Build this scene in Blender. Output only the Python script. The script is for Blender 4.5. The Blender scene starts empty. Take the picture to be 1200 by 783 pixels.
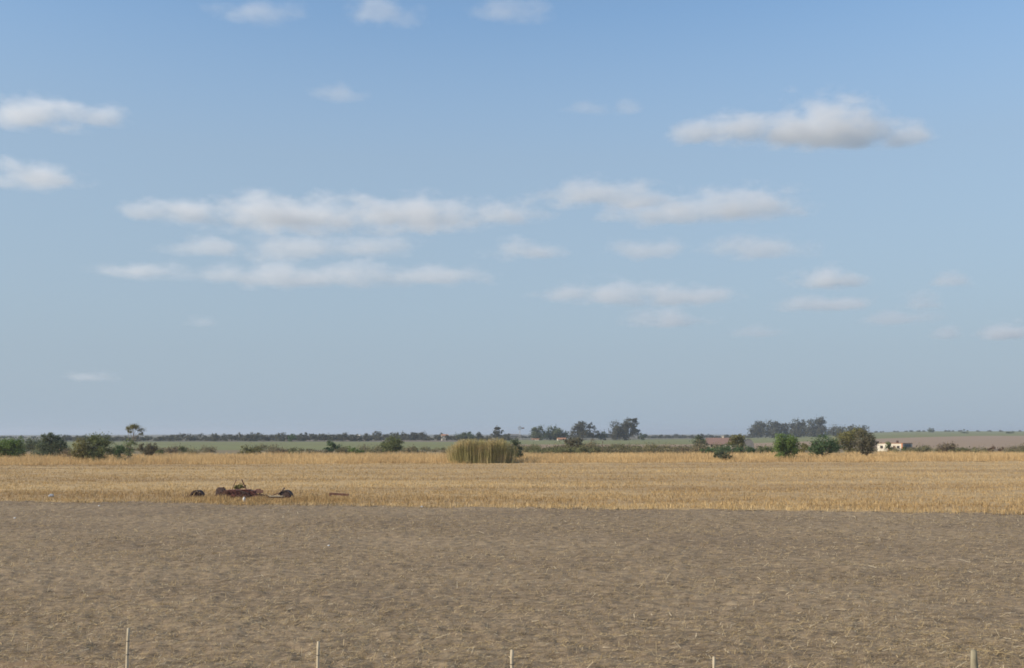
import bpy, math, random
import numpy as np
R = math.radians
rng = np.random.default_rng(7)
random.seed(7)
sc = bpy.context.scene
COL = sc.collection

# ------------------------------------------------------------------ camera
EYE = 6.0                 # camera height over the field (railway embankment)
F = 1167.0                # focal length in photo pixels (1200 wide)
HZ = 509.0                # photo row of the level horizon
PITCH = math.atan((HZ - 391.5) / F)
cam = bpy.data.cameras.new('camera'); cam.lens = 36.0 * F / 1200.0; cam.sensor_width = 36.0
cam.clip_start = 0.5; cam.clip_end = 80000
camo = bpy.data.objects.new('camera', cam); COL.objects.link(camo)
camo.location = (0, 0, EYE); camo.rotation_euler = (math.pi/2 + PITCH, 0, 0)
sc.camera = camo
CP, SP = math.cos(PITCH), math.sin(PITCH)

# ------------------------------------------------------------------ sky, sun, exposure
SUN_EL, SUN_AZ = R(30), R(-112)       # azimuth from +Y (view), clockwise; negative = left
W = bpy.data.worlds.new('World'); sc.world = W; W.use_nodes = True
nt = W.node_tree; nt.nodes.clear()
sky = nt.nodes.new('ShaderNodeTexSky'); sky.sky_type = 'NISHITA'; sky.sun_disc = False
sky.sun_elevation = SUN_EL; sky.sun_rotation = SUN_AZ
sky.altitude = 0; sky.air_density = 1.0; sky.dust_density = 0.4; sky.ozone_density = 3.0
bg = nt.nodes.new('ShaderNodeBackground'); bg.inputs[1].default_value = 0.15
wo = nt.nodes.new('ShaderNodeOutputWorld')
# dusty air low in the sky, the same all round: greys the sky towards the horizon
geo = nt.nodes.new('ShaderNodeNewGeometry'); sep = nt.nodes.new('ShaderNodeSeparateXYZ')
neg = nt.nodes.new('ShaderNodeMath'); neg.operation = 'ABSOLUTE'
cr = nt.nodes.new('ShaderNodeValToRGB'); el = cr.color_ramp.elements
for p_ in (0.1, 0.2, 0.3, 0.4): el.new(p_)
for e_, (p_, f_) in zip(el, [(0.0, 1.0), (0.08, 0.94), (0.175, 0.80), (0.27, 0.66), (0.40, 0.16), (0.75, 0.0)]):
    e_.position = p_; e_.color = (f_, f_, f_, 1)
mxs = nt.nodes.new('ShaderNodeMix'); mxs.data_type = 'RGBA'; mxs.inputs[7].default_value = (1.88, 2.34, 2.82, 1)
nt.links.new(geo.outputs['Incoming'], sep.inputs[0]); nt.links.new(sep.outputs[2], neg.inputs[0]); nt.links.new(neg.outputs[0], cr.inputs[0])
nt.links.new(cr.outputs[0], mxs.inputs[0]); tn = nt.nodes.new('ShaderNodeMix'); tn.data_type = 'RGBA'; tn.blend_type = 'MULTIPLY'; tn.inputs[0].default_value = 1.0; tn.inputs[7].default_value = (0.93, 1.02, 1.0, 1)
nt.links.new(sky.outputs[0], tn.inputs[6]); nt.links.new(tn.outputs[2], mxs.inputs[6])
nt.links.new(mxs.outputs[2], bg.inputs[0]); nt.links.new(bg.outputs[0], wo.inputs[0])
sun = bpy.data.lights.new('sun', 'SUN'); sun.energy = 4.2; sun.angle = R(0.53); sun.color = (1.0, 0.885, 0.73)
suno = bpy.data.objects.new('sun', sun); COL.objects.link(suno)
from mathutils import Vector, Matrix
sdir = Vector((math.sin(SUN_AZ)*math.cos(SUN_EL), math.cos(SUN_AZ)*math.cos(SUN_EL), math.sin(SUN_EL)))
suno.rotation_euler = sdir.to_track_quat('Z', 'Y').to_euler()
suno.location = (0, 0, 40)
vs = sc.view_settings; vs.view_transform = 'Standard'; vs.look = 'None'; vs.exposure = 0.35; vs.gamma = 1.0
vs.use_curve_mapping = False
sc.render.engine = 'CYCLES'
cy = sc.cycles
cy.use_denoising = True; cy.max_bounces = 6; cy.diffuse_bounces = 2; cy.glossy_bounces = 1
cy.transmission_bounces = 3; cy.volume_bounces = 3; cy.transparent_max_bounces = 8
cy.volume_max_steps = 256; cy.volume_step_rate = 1.0
cy.pixel_filter_type = 'BLACKMAN_HARRIS'; cy.filter_width = 1.75
cy.caustics_reflective = False; cy.caustics_refractive = False

# ------------------------------------------------------------------ photo pixel -> place
def ray(px, py):
    u, v = (px - 600.0) / F, (391.5 - py) / F
    return Vector((u, CP - v*SP, SP + v*CP))
def at(px, py, Y):
    """point on the ray through a photo pixel at depth Y"""
    d = ray(px, py); k = Y / d.y
    return Vector((d.x*k, Y, EYE + d.z*k))
def depth_of(py):            # depth at which flat ground shows at row py
    d = ray(600, py); return EYE * d.y / -d.z
def px_of(X, Y):             # photo column of a ground point
    zc = Y*CP - EYE*SP
    return 600.0 + F * X / np.maximum(zc, 1.0)
def sstep(a, b, x):
    t = np.clip((x - a) / (b - a), 0, 1); return t*t*(3 - 2*t)
def hgt(X, Y):
    """gentle terrain: flat, rising a little far off to the right"""
    X = np.asarray(X, float); Y = np.asarray(Y, float)
    w = sstep(840, 1100, px_of(X, Y)) * (Y > 0)
    r = np.clip(Y - 420, 0, 2300) * 0.0062
    far = np.clip((Y - 1500) / 6000, 0, 1) * 4.0
    w2 = sstep(200, 60, px_of(X, Y)) * (Y > 0)
    return r*w + far*(1 - w) - w2*far*1.0

# ------------------------------------------------------------------ mesh helpers
def mesh_np(name, V, Fc, mats=(), smooth=False):
    V = np.asarray(V, np.float32); Fc = np.asarray(Fc, np.int32)
    k = Fc.shape[1]; m = bpy.data.meshes.new(name)
    m.vertices.add(len(V)); m.vertices.foreach_set('co', V.ravel())
    m.loops.add(Fc.size); m.loops.foreach_set('vertex_index', Fc.ravel())
    m.polygons.add(len(Fc)); m.polygons.foreach_set('loop_start', np.arange(0, Fc.size, k, dtype=np.int32))
    if smooth: m.polygons.foreach_set('use_smooth', np.ones(len(Fc), bool))
    for mt in mats: m.materials.append(mt)
    m.update(calc_edges=True); m.validate()
    return m
def link(name, data, parent=None, loc=None):
    o = bpy.data.objects.new(name, data); COL.objects.link(o)
    if parent is not None: o.parent = parent
    if loc is not None: o.location = loc
    return o
def tag(o, label=None, cat=None, group=None, kind=None):
    if label: o['label'] = label
    if cat: o['category'] = cat
    if group: o['group'] = group
    if kind: o['kind'] = kind
    return o
def empty(name, loc, rz=0):
    o = link(name, None, None, loc); o.rotation_euler = (0, 0, rz); o.empty_display_size = 0.3
    return o
class MB:
    """collects quads / polygons and builds one mesh"""
    def __init__(s): s.v = []; s.f = []
    def poly(s, pts):
        n = len(s.v); s.v += [tuple(p) for p in pts]; s.f.append(tuple(range(n, n + len(pts))))
    def box(s, c, size, rot=None, taper=1.0):
        M = rot if rot is not None else Matrix.Identity(3)
        n = len(s.v); c = Vector(c)
        for i in range(8):
            z = 1 if i & 4 else -1; t = taper if z > 0 else 1.0
            p = Vector((size[0]/2*(1 if i & 1 else -1)*t, size[1]/2*(1 if i & 2 else -1)*t, size[2]/2*z))
            s.v.append(tuple(c + M @ p))
        for q in ((0,2,3,1),(4,5,7,6),(0,1,5,4),(2,6,7,3),(0,4,6,2),(1,3,7,5)): s.f.append(tuple(n + k for k in q))
        return s
    def tube(s, pts, radii, sides=6, cap=True):
        pts = [Vector(p) for p in pts]; n0 = len(s.v)
        for i, p in enumerate(pts):
            d = (pts[min(i+1, len(pts)-1)] - pts[max(i-1, 0)]).normalized()
            a = d.cross(Vector((0.31, 0.83, 0.47))).normalized(); b = d.cross(a)
            for k in range(sides):
                t = 2*math.pi*k/sides
                s.v.append(tuple(p + (a*math.cos(t) + b*math.sin(t))*radii[i]))
        for i in range(len(pts)-1):
            for k in range(sides):
                k2 = (k+1) % sides
                s.f.append((n0+i*sides+k, n0+i*sides+k2, n0+(i+1)*sides+k2, n0+(i+1)*sides+k))
        if cap:
            s.f.append(tuple(n0+k for k in reversed(range(sides))))
            s.f.append(tuple(n0+(len(pts)-1)*sides+k for k in range(sides)))
        return s
    def ring(s, c, axis, r_out, r_in, w, n=20):
        axis = Vector(axis).normalized(); a = axis.cross(Vector((0.1, 0.2, 0.97))).normalized(); b = axis.cross(a)
        c = Vector(c); n0 = len(s.v)
        for k in range(n):
            t = 2*math.pi*k/n; d = a*math.cos(t) + b*math.sin(t)
            for rr, ww in ((r_out, -w/2), (r_out, w/2), (r_in, w/2), (r_in, -w/2)):
                s.v.append(tuple(c + d*rr + axis*ww))
        for k in range(n):
            k2 = (k+1) % n
            for j in range(4):
                j2 = (j+1) % 4
                s.f.append((n0+k*4+j, n0+k*4+j2, n0+k2*4+j2, n0+k2*4+j))
        return s
    def build(s, name, mat, parent=None, smooth=False, loc=None):
        m = bpy.data.meshes.new(name); m.from_pydata(s.v, [], s.f)
        if mat: m.materials.append(mat)
        if smooth: m.polygons.foreach_set('use_smooth', [True]*len(m.polygons))
        m.update()
        return link(name, m, parent, loc)
def add(a, b): return (a[0]+b[0], a[1]+b[1], a[2]+b[2])

# ------------------------------------------------------------------ materials
def new_mat(name):
    m = bpy.data.materials.new(name); m.use_nodes = True
    t = m.node_tree; t.nodes.clear()
    return m, t, t.nodes.new('ShaderNodeOutputMaterial')
def nd(t, typ, **kw):
    n = t.nodes.new(typ)
    for k, v in kw.items(): setattr(n, k, v)
    return n
def ramp(t, fac, stops):
    r = nd(t, 'ShaderNodeValToRGB'); e = r.color_ramp.elements
    while len(e) < len(stops): e.new(0.5)
    for el, (p, c) in zip(e, stops): el.position = p; el.color = (*c, 1)
    t.links.new(fac, r.inputs[0]); return r.outputs[0]
def noise(t, scale, detail=4, rough=0.6, vec=None, stretch=None, typ='FBM'):
    if vec is None:
        vec = nd(t, 'ShaderNodeNewGeometry').outputs['Position']
    if stretch is not None:
        mp = nd(t, 'ShaderNodeMapping'); mp.inputs['Scale'].default_value = stretch
        t.links.new(vec, mp.inputs[0]); vec = mp.outputs[0]
    n = nd(t, 'ShaderNodeTexNoise'); n.inputs['Scale'].default_value = scale
    n.inputs['Detail'].default_value = detail; n.inputs['Roughness'].default_value = rough
    t.links.new(vec, n.inputs['Vector']); return n.outputs['Fac']
def mix(t, a, b, fac, mode='MIX'):
    m = nd(t, 'ShaderNodeMix'); m.data_type = 'RGBA'; m.blend_type = mode
    for s, v in ((m.inputs[0], fac), (m.inputs[6], a), (m.inputs[7], b)):
        if isinstance(v, (int, float)): s.default_value = v
        elif isinstance(v, tuple): s.default_value = (*v, 1)
        else: t.links.new(v, s)
    return m.outputs[2]
def finish(t, out, col, rough=0.95, bump=None, bdist=0.05, spec=0.15, metal=0.0):
    b = nd(t, 'ShaderNodeBsdfPrincipled'); b.inputs['Roughness'].default_value = rough
    b.inputs['Specular IOR Level'].default_value = spec; b.inputs['Metallic'].default_value = metal
    if isinstance(col, tuple): b.inputs['Base Color'].default_value = (*col, 1)
    else: t.links.new(col, b.inputs['Base Color'])
    if bump is not None:
        bn = nd(t, 'ShaderNodeBump'); bn.inputs['Distance'].default_value = bdist; bn.inputs['Strength'].default_value = 1.0
        t.links.new(bump, bn.inputs['Height']); t.links.new(bn.outputs[0], b.inputs['Normal'])
    t.links.new(b.outputs[0], out.inputs[0])

def mat_ground(name, stops, big=0.01, fine=2.0, stretch=(1, 1, 1), bdist=0.05, tint=None):
    """soil / field: large patches, finer clod pattern, small relief"""
    m, t, o = new_mat(name)
    a = noise(t, fine, 6, 0.68, stretch=stretch)
    b = noise(t, big, 4, 0.55, stretch=stretch)
    ca = ramp(t, a, stops)
    f = ramp(t, b, [(0.36, (0, 0, 0)), (0.64, (1, 1, 1))])
    c = mix(t, ca, tint if tint else (0.5, 0.5, 0.5), f, 'MULTIPLY') if tint else ca
    finish(t, o, c, bump=a, bdist=bdist)
    return m
def mat_blade(name, stops, transl=0.25, patch=None):
    """thin plant matter: each blade / leaf its own shade, some light passes through"""
    m, t, o = new_mat(name)
    g = nd(t, 'ShaderNodeNewGeometry')
    c = ramp(t, g.outputs['Random Per Island'], stops)
    if patch:
        f = ramp(t, noise(t, patch[0], 3, 0.55, stretch=(0.18, 1, 1) if len(patch) > 2 else None), [(0.40, (0, 0, 0)), (0.60, (1, 1, 1))])
        c = mix(t, c, patch[1], f, 'MULTIPLY')
    d = nd(t, 'ShaderNodeBsdfDiffuse'); tr = nd(t, 'ShaderNodeBsdfTranslucent')
    mx = nd(t, 'ShaderNodeMixShader'); mx.inputs[0].default_value = transl
    t.links.new(c, d.inputs[0]); t.links.new(c, tr.inputs[0])
    t.links.new(d.outputs[0], mx.inputs[1]); t.links.new(tr.outputs[0], mx.inputs[2])
    t.links.new(mx.outputs[0], o.inputs[0])
    return m
def mat_plain(name, c1, c2, scale=3.0, rough=0.8, bdist=0.01, metal=0.0, stretch=(1, 1, 1), spec=0.2):
    m, t, o = new_mat(name)
    co = nd(t, 'ShaderNodeTexCoord').outputs['Object']
    n = noise(t, scale, 5, 0.65, vec=co, stretch=stretch)
    finish(t, o, ramp(t, n, [(0.32, c1), (0.68, c2)]), rough, n, bdist, spec, metal)
    return m

M = {}
M['bare'] = mat_ground('bare_soil', [(0.30, (0.12, 0.085, 0.052)), (0.47, (0.25, 0.183, 0.112)), (0.60, (0.325, 0.24, 0.145)), (0.74, (0.45, 0.34, 0.205))],
                       0.10, 2.6, (0.6, 1.0, 1), 0.12, (0.80, 0.79, 0.80))
M['maize'] = mat_ground('maize_stubble_soil', [(0.30, (0.285, 0.198, 0.100)), (0.5, (0.445, 0.312, 0.157)), (0.72, (0.55, 0.395, 0.196))],
                        0.07, 0.8, (0.18, 1.0, 1), 0.10, (0.76, 0.74, 0.76))
M['margin'] = mat_ground('margin_soil', [(0.3, (0.38, 0.27, 0.14)), (0.7, (0.54, 0.39, 0.20))], 0.02, 0.8)
M['scrub'] = mat_ground('scrub_soil', [(0.3, (0.15, 0.125, 0.07)), (0.7, (0.27, 0.205, 0.12))], 0.02, 0.4, (0.3, 1, 1))
M['plough'] = mat_ground('ploughed_soil', [(0.3, (0.235, 0.165, 0.11)), (0.7, (0.345, 0.25, 0.165))], 0.006, 0.3, (0.2, 1, 1))
M['green'] = mat_ground('green_crop', [(0.3, (0.15, 0.16, 0.068)), (0.7, (0.225, 0.225, 0.10))], 0.006, 0.2, (0.2, 1, 1), 0.05, (0.9, 0.86, 0.85))
M['far'] = mat_ground('far_land', [(0.34, (0.065, 0.080, 0.042)), (0.47, (0.115, 0.115, 0.070)), (0.57, (0.22, 0.165, 0.125)), (0.68, (0.085, 0.105, 0.05))], 0.0005, 0.0018, (0.4, 1, 1), 0.0)
M['verge'] = mat_ground('verge_soil', [(0.3, (0.21, 0.135, 0.075)), (0.7, (0.33, 0.225, 0.13))], 0.2, 3.0, (1, 1, 1), 0.05)

# ------------------------------------------------------------------ the ground
def line_depth(x0, y0, x1, y1):
    """ground line through two photo points -> function depth(X)"""
    Y0, Y1 = depth_of(y0), depth_of(y1); X0, X1 = at(x0, y0, Y0).x, at(x1, y1, Y1).x
    return lambda X: Y0 + (np.asarray(X, float) - X0) * (Y1 - Y0) / (X1 - X0)
edge_a = line_depth(0, 588.5, 1200, 602.5)        # bare field / maize stubble
edge_b = line_depth(0, 545.0, 1200, 540.5)        # maize stubble / tall dry grass
edge_v = line_depth(0, 771, 140, 784)             # verge at the fence

def radial_ground():
    az = np.linspace(0, 2*np.pi, 361)[:-1]
    rr = np.concatenate([[0.0], np.geomspace(8, 12000, 90)])
    V = []; 
    A, RR = np.meshgrid(az, rr[1:]); X = np.sin(A)*RR; Y = np.cos(A)*RR
    Z = hgt(X, Y) - 0.45*sstep(420, 200, RR) - 0.05
    V = np.concatenate([[[0, 0, -0.5]], np.stack([X, Y, Z], -1).reshape(-1, 3)])
    n = len(az); Fq = []
    for i in range(len(rr) - 2):
        k = np.arange(n); k2 = (k + 1) % n
        Fq.append(np.stack([1+i*n+k, 1+i*n+k2, 1+(i+1)*n+k2, 1+(i+1)*n+k], 1)[:, ::-1])
    k = np.arange(n); k2 = (k+1) % n
    Fq.append(np.stack([np.zeros(n, int), np.zeros(n, int), 1+k2, 1+k], 1)) 
    Fq = np.concatenate(Fq[:-1])
    m = mesh_np('ground', V, Fq, [M['far']], True)
    return tag(link('ground', m), 'wide flat plain of fields running out to the horizon', None, None, 'structure')
radial_ground()

def strip(name, inner, outer, px0, px1, nx, ny, mat, dz, label, geom=1.0, jitter=None, smooth=True):
    """field between two depth functions of X; spreads like the view so detail goes where it shows"""
    u = (np.linspace(px0, px1, nx) - 600) / F; t = np.linspace(0, 1, ny) ** geom
    U, T = np.meshgrid(u, t)
    Y = np.full_like(U, 100.0)
    Yi = np.full_like(U, 100.0); Yo = Yi.copy()
    for _ in range(12):
        Yi = 0.5*Yi + 0.5*inner(U*Yi); Yo = 0.5*Yo + 0.5*outer(U*Yo)
    Y = Yi + (Yo - Yi)*T; X = U*Y
    Z = hgt(X, Y) + dz
    if jitter is not None: Z = Z + jitter(X, Y)
    V = np.stack([X, Y, Z], -1).reshape(-1, 3)
    i, j = np.meshgrid(np.arange(ny-1), np.arange(nx-1), indexing='ij'); a = (i*nx + j).ravel()
    m = mesh_np(name, V, np.stack([a, a+1, a+nx+1, a+nx], 1), [mat], smooth)
    return tag(link(name, m), label, None, None, 'structure')
def const(v): return lambda X: np.zeros_like(np.asarray(X, float)) + v

def vnoise(X, Y, s, seed):
    """smooth value noise"""
    g = np.random.default_rng(seed).random((256, 256))
    x, y = X/s + 1000.0, Y/s + 1000.0
    xi, yi = np.floor(x).astype(int), np.floor(y).astype(int); fx, fy = x-xi, y-yi
    fx = fx*fx*(3-2*fx); fy = fy*fy*(3-2*fy)
    q = lambda a, b: g[a % 256, b % 256]
    return (q(xi, yi)*(1-fx)+q(xi+1, yi)*fx)*(1-fy) + (q(xi, yi+1)*(1-fx)+q(xi+1, yi+1)*fx)*fy
def clods(X, Y):
    return (0.10*(vnoise(X*0.6, Y, 2.2, 1)-0.5) + 0.11*(vnoise(X*0.6, Y, 0.75, 2)-0.5) + 0.075*(vnoise(X, Y, 0.33, 3)-0.5)
            + 0.05*(vnoise(X, Y, 0.17, 4)-0.5))
# bare field as a fan of cells, finest close by
def bare_field():
    nx, ny = 560, 360
    u = (np.linspace(-330, 1530, nx) - 600)/F
    Yn = np.geomspace(6.0, 96, ny)
    U, Y = np.meshgrid(u, Yn); X = U*Y
    rag = lambda X: 0.25 + 2.6*vnoise(X, X*0, 5.0, 71)**2 + 1.0*vnoise(X, X*0, 0.9, 72)
    lim = edge_a(X) + rag(X)
    Y = np.where(Y > lim, lim, Y); Y = np.minimum(Y, edge_a(U*Y) + rag(U*Y)); X = U*Y
    Z = clods(X, Y)
    V = np.stack([X, Y, Z], -1).reshape(-1, 3)
    i, j = np.meshgrid(np.arange(ny-1), np.arange(nx-1), indexing='ij'); a = (i*nx + j).ravel()
    m = mesh_np('bare_field', V, np.stack([a, a+1, a+nx+1, a+nx], 1), [M['bare']], True)
    return tag(link('bare_field', m), 'grey brown bare field littered with old straw', None, None, 'structure')
bare_field()
strip('maize_stubble_field', lambda X: edge_a(X), edge_b, -330, 1530, 360, 260, M['maize'], 0.0,
      'tan maize stubble field beyond the bare soil', 1.0, lambda X, Y: sstep(0.3, 5, Y-edge_a(X))*0.16*(vnoise(X, Y, 3.0, 5)-0.5) + 0.10*(vnoise(X, Y, 0.9, 6)-0.5) - 0.20*sstep(5.5, 3.5, Y - edge_a(X)))
strip('grassy_margin', edge_b, lambda X: edge_b(X) + 62, -330, 1530, 120, 30, M['margin'], 0.0, 'golden margin under the tall dry grass', 1.0)
strip('scrub_land', lambda X: edge_b(X) + 62, const(382), -330, 1530, 120, 20, M['scrub'], 0.0, 'olive brown scrub land behind the tall dry grass', 1.0)
strip('green_field', const(382), const(800), -330, 585, 100, 30, M['green'], 0.0, 'green crop field in front of the far tree line', 1.0)
strip('ploughed_field', const(382), lambda X: 590 + np.clip(X-100, 0, 400)*1.3, 585, 1530, 140, 30, M['plough'], 0.0, 'lilac brown ploughed field behind the scrub', 1.0)
strip('far_green_field', lambda X: 590 + np.clip(X-100, 0, 400)*1.3, lambda X: 1040 + np.clip(X-100, 0, 900)*1.9, 585, 1530, 140, 40, M['green'], 0.0,
      'thin green field beyond the ploughed land', 1.0)
strip('dirt_verge', const(5.5), edge_v, -330, 1200, 160, 60, M['verge'], 0.05, 'orange brown dirt verge along the wire fence', 1.0,
      lambda X, Y: 0.06*vnoise(X, Y, 0.5, 8) + 0.04*vnoise(X, Y, 0.2, 9) - 0.10*(Y > edge_v(X) - 0.3))
# ------------------------------------------------------------------ plant matter materials
def shades(c, spread=0.45):
    return [(0.0, tuple(v*(1-spread) for v in c)), (0.5, c), (1.0, tuple(v*(1+spread) for v in c))]
M['straw'] = mat_blade('straw', [(0.0, (0.13, 0.09, 0.048)), (0.45, (0.33, 0.24, 0.12)), (0.9, (0.52, 0.395, 0.215)), (1.0, (0.72, 0.61, 0.43))], 0.1)
M['stalk'] = mat_blade('maize_stalk', [(0.0, (0.32, 0.210, 0.100)), (0.5, (0.57, 0.395, 0.187)), (1.0, (0.73, 0.545, 0.275))], 0.3, (0.07, (0.74, 0.71, 0.70), 1))
M['dry'] = mat_blade('dry_grass_blade', [(0.0, (0.42, 0.285, 0.135)), (0.5, (0.66, 0.465, 0.225)), (1.0, (0.80, 0.60, 0.32))], 0.4, (0.06, (0.86, 0.84, 0.84)))
M['reed'] = mat_blade('reed_blade', [(0.0, (0.30, 0.23, 0.105)), (0.5, (0.50, 0.395, 0.19)), (1.0, (0.68, 0.55, 0.30))], 0.3, (0.35, (0.72, 0.80, 0.66)))
for k_, c_ in dict(fresh=(0.15, 0.215, 0.062), green=(0.165, 0.185, 0.078), dark=(0.120, 0.142, 0.080), deep=(0.098, 0.150, 0.066),
                   olive=(0.20, 0.185, 0.072), grey=(0.165, 0.150, 0.092), brown=(0.21, 0.16, 0.098), gum=(0.112, 0.112, 0.080),
                   pale=(0.19, 0.22, 0.10), rust=(0.22, 0.145, 0.095)).items():
    M['leaf_'+k_] = mat_blade('leaf_'+k_, shades(c_, 0.4), 0.45)
M['bark'] = mat_plain('bark', (0.085, 0.062, 0.045), (0.17, 0.13, 0.095), 6.0, 0.95, 0.03, stretch=(1, 1, 0.2))
M['pale_bark'] = mat_plain('pale_bark', (0.17, 0.145, 0.11), (0.30, 0.26, 0.21), 6.0, 0.95, 0.03, stretch=(1, 1, 0.2))

def blades(base, up, side, h, w, tip=0.35, lean=None):
    """one tapering quad for each blade"""
    top = base + up*h[:, None]
    s = side*w[:, None]*0.5
    V = np.stack([base - s, base + s, top + s*tip, top - s*tip], 1).reshape(-1, 3)
    return V, np.arange(len(base)*4).reshape(-1, 4)
def rand_dirs(n, tilt, r=rng):
    """up directions tilted by about `tilt` radians and a horizontal side for each"""
    a = r.uniform(0, 2*np.pi, n); t = np.abs(r.normal(0, tilt, n)).clip(0, 1.5)
    up = np.stack([np.cos(a)*np.sin(t), np.sin(a)*np.sin(t), np.cos(t)], 1)
    b = r.uniform(0, np.pi, n); side = np.stack([np.cos(b), np.sin(b), np.zeros(n)], 1)
    return up, side
def stuff(name, V, Fq, mat, label):
    return tag(link(name, mesh_np(name, V, Fq, [mat])), label, None, None, 'stuff')

# --- straw and chaff lying on the bare field
def straw_litter(n=420000):
    px = rng.uniform(-260, 1460, n); Y = np.exp(rng.uniform(math.log(17.0), math.log(94), n)); X = (px-600)/F*Y
    # swept into loose patches
    keep = rng.random(n) < (0.32 + 1.0*np.clip(vnoise(X*0.55, Y, 2.2, 21)*0.6 + vnoise(X*0.3, Y, 7.0, 22)*0.6 - 0.22, 0, 1))
    keep &= (Y < edge_a(X) + 3.0) & ((Y > edge_v(X) - 0.6) | (rng.random(n) < 0.45))
    X, Y = X[keep], Y[keep]; n = len(X)
    L = rng.gamma(2.0, 0.042, n).clip(0.03, 0.42) * (1 + Y/110); wd = rng.uniform(0.004, 0.009, n)*(1 + Y/45)
    a = np.where(rng.random(n) < 0.5, rng.normal(0, 0.5, n), rng.uniform(0, np.pi, n)); e = np.abs(rng.normal(0, 0.22, n))
    st = rng.random(n) < 0.07; e[st] = rng.uniform(0.7, 1.5, st.sum()); L[st] *= 0.75
    d = np.stack([np.cos(a)*np.cos(e), np.sin(a)*np.cos(e), np.sin(e)], 1)
    s = np.stack([-np.sin(a), np.cos(a), 0.3*rng.normal(0, 1, n)], 1)
    s[st] = np.stack([np.ones(st.sum()), np.zeros(st.sum()), np.zeros(st.sum())], 1)
    b = np.stack([X, Y, clods(X, Y) + 0.012 + rng.uniform(0, 0.03, n) + 0.06*(Y < edge_v(X))], 1)
    V, Fq = blades(b, d, s, L, wd, 0.8)
    return stuff('straw_litter', V, Fq, M['straw'], 'broken straw and chaff strewn over the bare field')
straw_litter()

# --- standing maize stubble
def maize_stubble(n=108000):
    px = rng.uniform(-200, 1400, n); t = rng.random(n)**1.0
    U = (px-600)/F
    Yi = np.full(n, 80.0); Yo = np.full(n, 200.0)
    for _ in range(12): Yi = 0.5*Yi + 0.5*edge_a(U*Yi); Yo = 0.5*Yo + 0.5*edge_b(U*Yo)
    ragged = 3.0*(vnoise(U*Yi, Yi*0, 6.0, 31) - 0.45) + 2.0*(vnoise(U*Yi, Yi*0, 1.6, 33) - 0.5)
    Y = (Yi + ragged)*(Yo/(Yi + ragged))**t; X = U*Y
    dens = 0.35 + 0.9*vnoise(X*0.12, Y, 5.0, 32)
    k = rng.random(n) < dens; X, Y, Yi = X[k], Y[k], Yi[k]; n = len(X); B = 3
    front = sstep(16, 0, Y - Yi)
    hs = (0.15 + 0.11*front + 0.12*vnoise(X*0.2, Y, 6.0, 34)) * rng.uniform(0.6, 1.3, n)
    b = np.repeat(np.stack([X, Y, 0*X - 0.02], 1), B, 0); m = n*B
    b[:, :2] += rng.normal(0, 0.10, (m, 2))
    up, side = rand_dirs(m, 0.55)
    h = np.repeat(hs, B)*rng.uniform(0.6, 1.25, m); w = rng.uniform(0.014, 0.040, m)*(1 + b[:, 1]/250)
    V, Fq = blades(b, up, side, h, w, 0.5)
    return stuff('maize_stubble', V, Fq, M['stalk'], 'dry tan maize stubble standing in the middle field')
maize_stubble()

# --- the tall dry grass along the field's end
def dry_grass(n=46000):
    px = rng.uniform(-200, 1400, n); U = (px-600)/F; Yo = np.full(n, 200.0)
    for _ in range(12): Yo = 0.5*Yo + 0.5*edge_b(U*Yo)
    Y = Yo + 64*rng.random(n)**1.25 - 1.2 + 3.0*(vnoise(U*200, 0*U, 4.0, 41)-0.5); X = U*Y; B = 4
    hs = (0.75 + 0.55*vnoise(X*0.35, Y*0.6, 5.0, 42) + 0.35*vnoise(X, Y, 1.5, 43)) * rng.uniform(0.75, 1.2, n)
    hs *= 0.55 + 0.45*sstep(0, 6, Y - Yo)
    b = np.repeat(np.stack([X, Y, 0*X - 0.03], 1), B, 0); m = n*B
    b[:, :2] += rng.normal(0, 0.16, (m, 2))
    up, side = rand_dirs(m, 0.24); h = np.repeat(hs, B)*rng.uniform(0.7, 1.15, m); w = rng.uniform(0.03, 0.075, m)
    V, Fq = blades(b, up, side, h, w, 0.45)
    return stuff('dry_grass', V, Fq, M['dry'], 'tall golden dry grass along the far end of the stubble')
dry_grass()

# ------------------------------------------------------------------ trees and bushes
def leaf_cloud(lobes, n, size, r, shell=0.62, clump=0.19, squash=0.8):
    """leaf sized faces in clumps through the lobes' volume. lobes: rows (x, y, z, rx, ry, rz)"""
    Lb = np.asarray(lobes, float)
    wt = Lb[:, 3]*Lb[:, 5]; wt = wt/wt.sum()
    nc = max(10, n//42); idx = r.choice(len(Lb), nc, p=wt)
    d = r.normal(0, 1, (nc, 3)); d /= np.linalg.norm(d, axis=1)[:, None]
    rad = shell + (1-shell)*r.random(nc)**0.7; inner = r.random(nc) < 0.28; rad[inner] *= r.random(inner.sum())
    rad *= 1 + 0.17*r.normal(0, 1, nc).clip(-1.2, 1.5)
    C = Lb[idx, :3] + d*rad[:, None]*Lb[idx, 3:]
    per = r.integers(0, nc, n); spread = clump*(Lb[idx, 3:].mean(1))*r.uniform(0.5, 1.5, nc)
    P = C[per] + r.normal(0, 1, (n, 3))*spread[per][:, None]*np.array([1, 1, squash])
    nrm = r.normal(0, 1, (n, 3)) + 1.5*d[per] + np.array([0, 0, 0.5]); nrm /= np.linalg.norm(nrm, axis=1)[:, None]
    a = np.cross(nrm, r.normal(0, 1, (n, 3))); a /= np.linalg.norm(a, axis=1)[:, None]; b = np.cross(nrm, a)
    s = size*r.uniform(0.6, 1.45, n)[:, None]
    V = np.stack([P - a*s*0.62, P - b*s*0.36, P + a*s*0.62, P + b*s*0.36], 1).reshape(-1, 3)
    V[:, 2] = np.maximum(V[:, 2], 0.03)
    return V, np.arange(n*4).reshape(-1, 4), C
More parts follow.
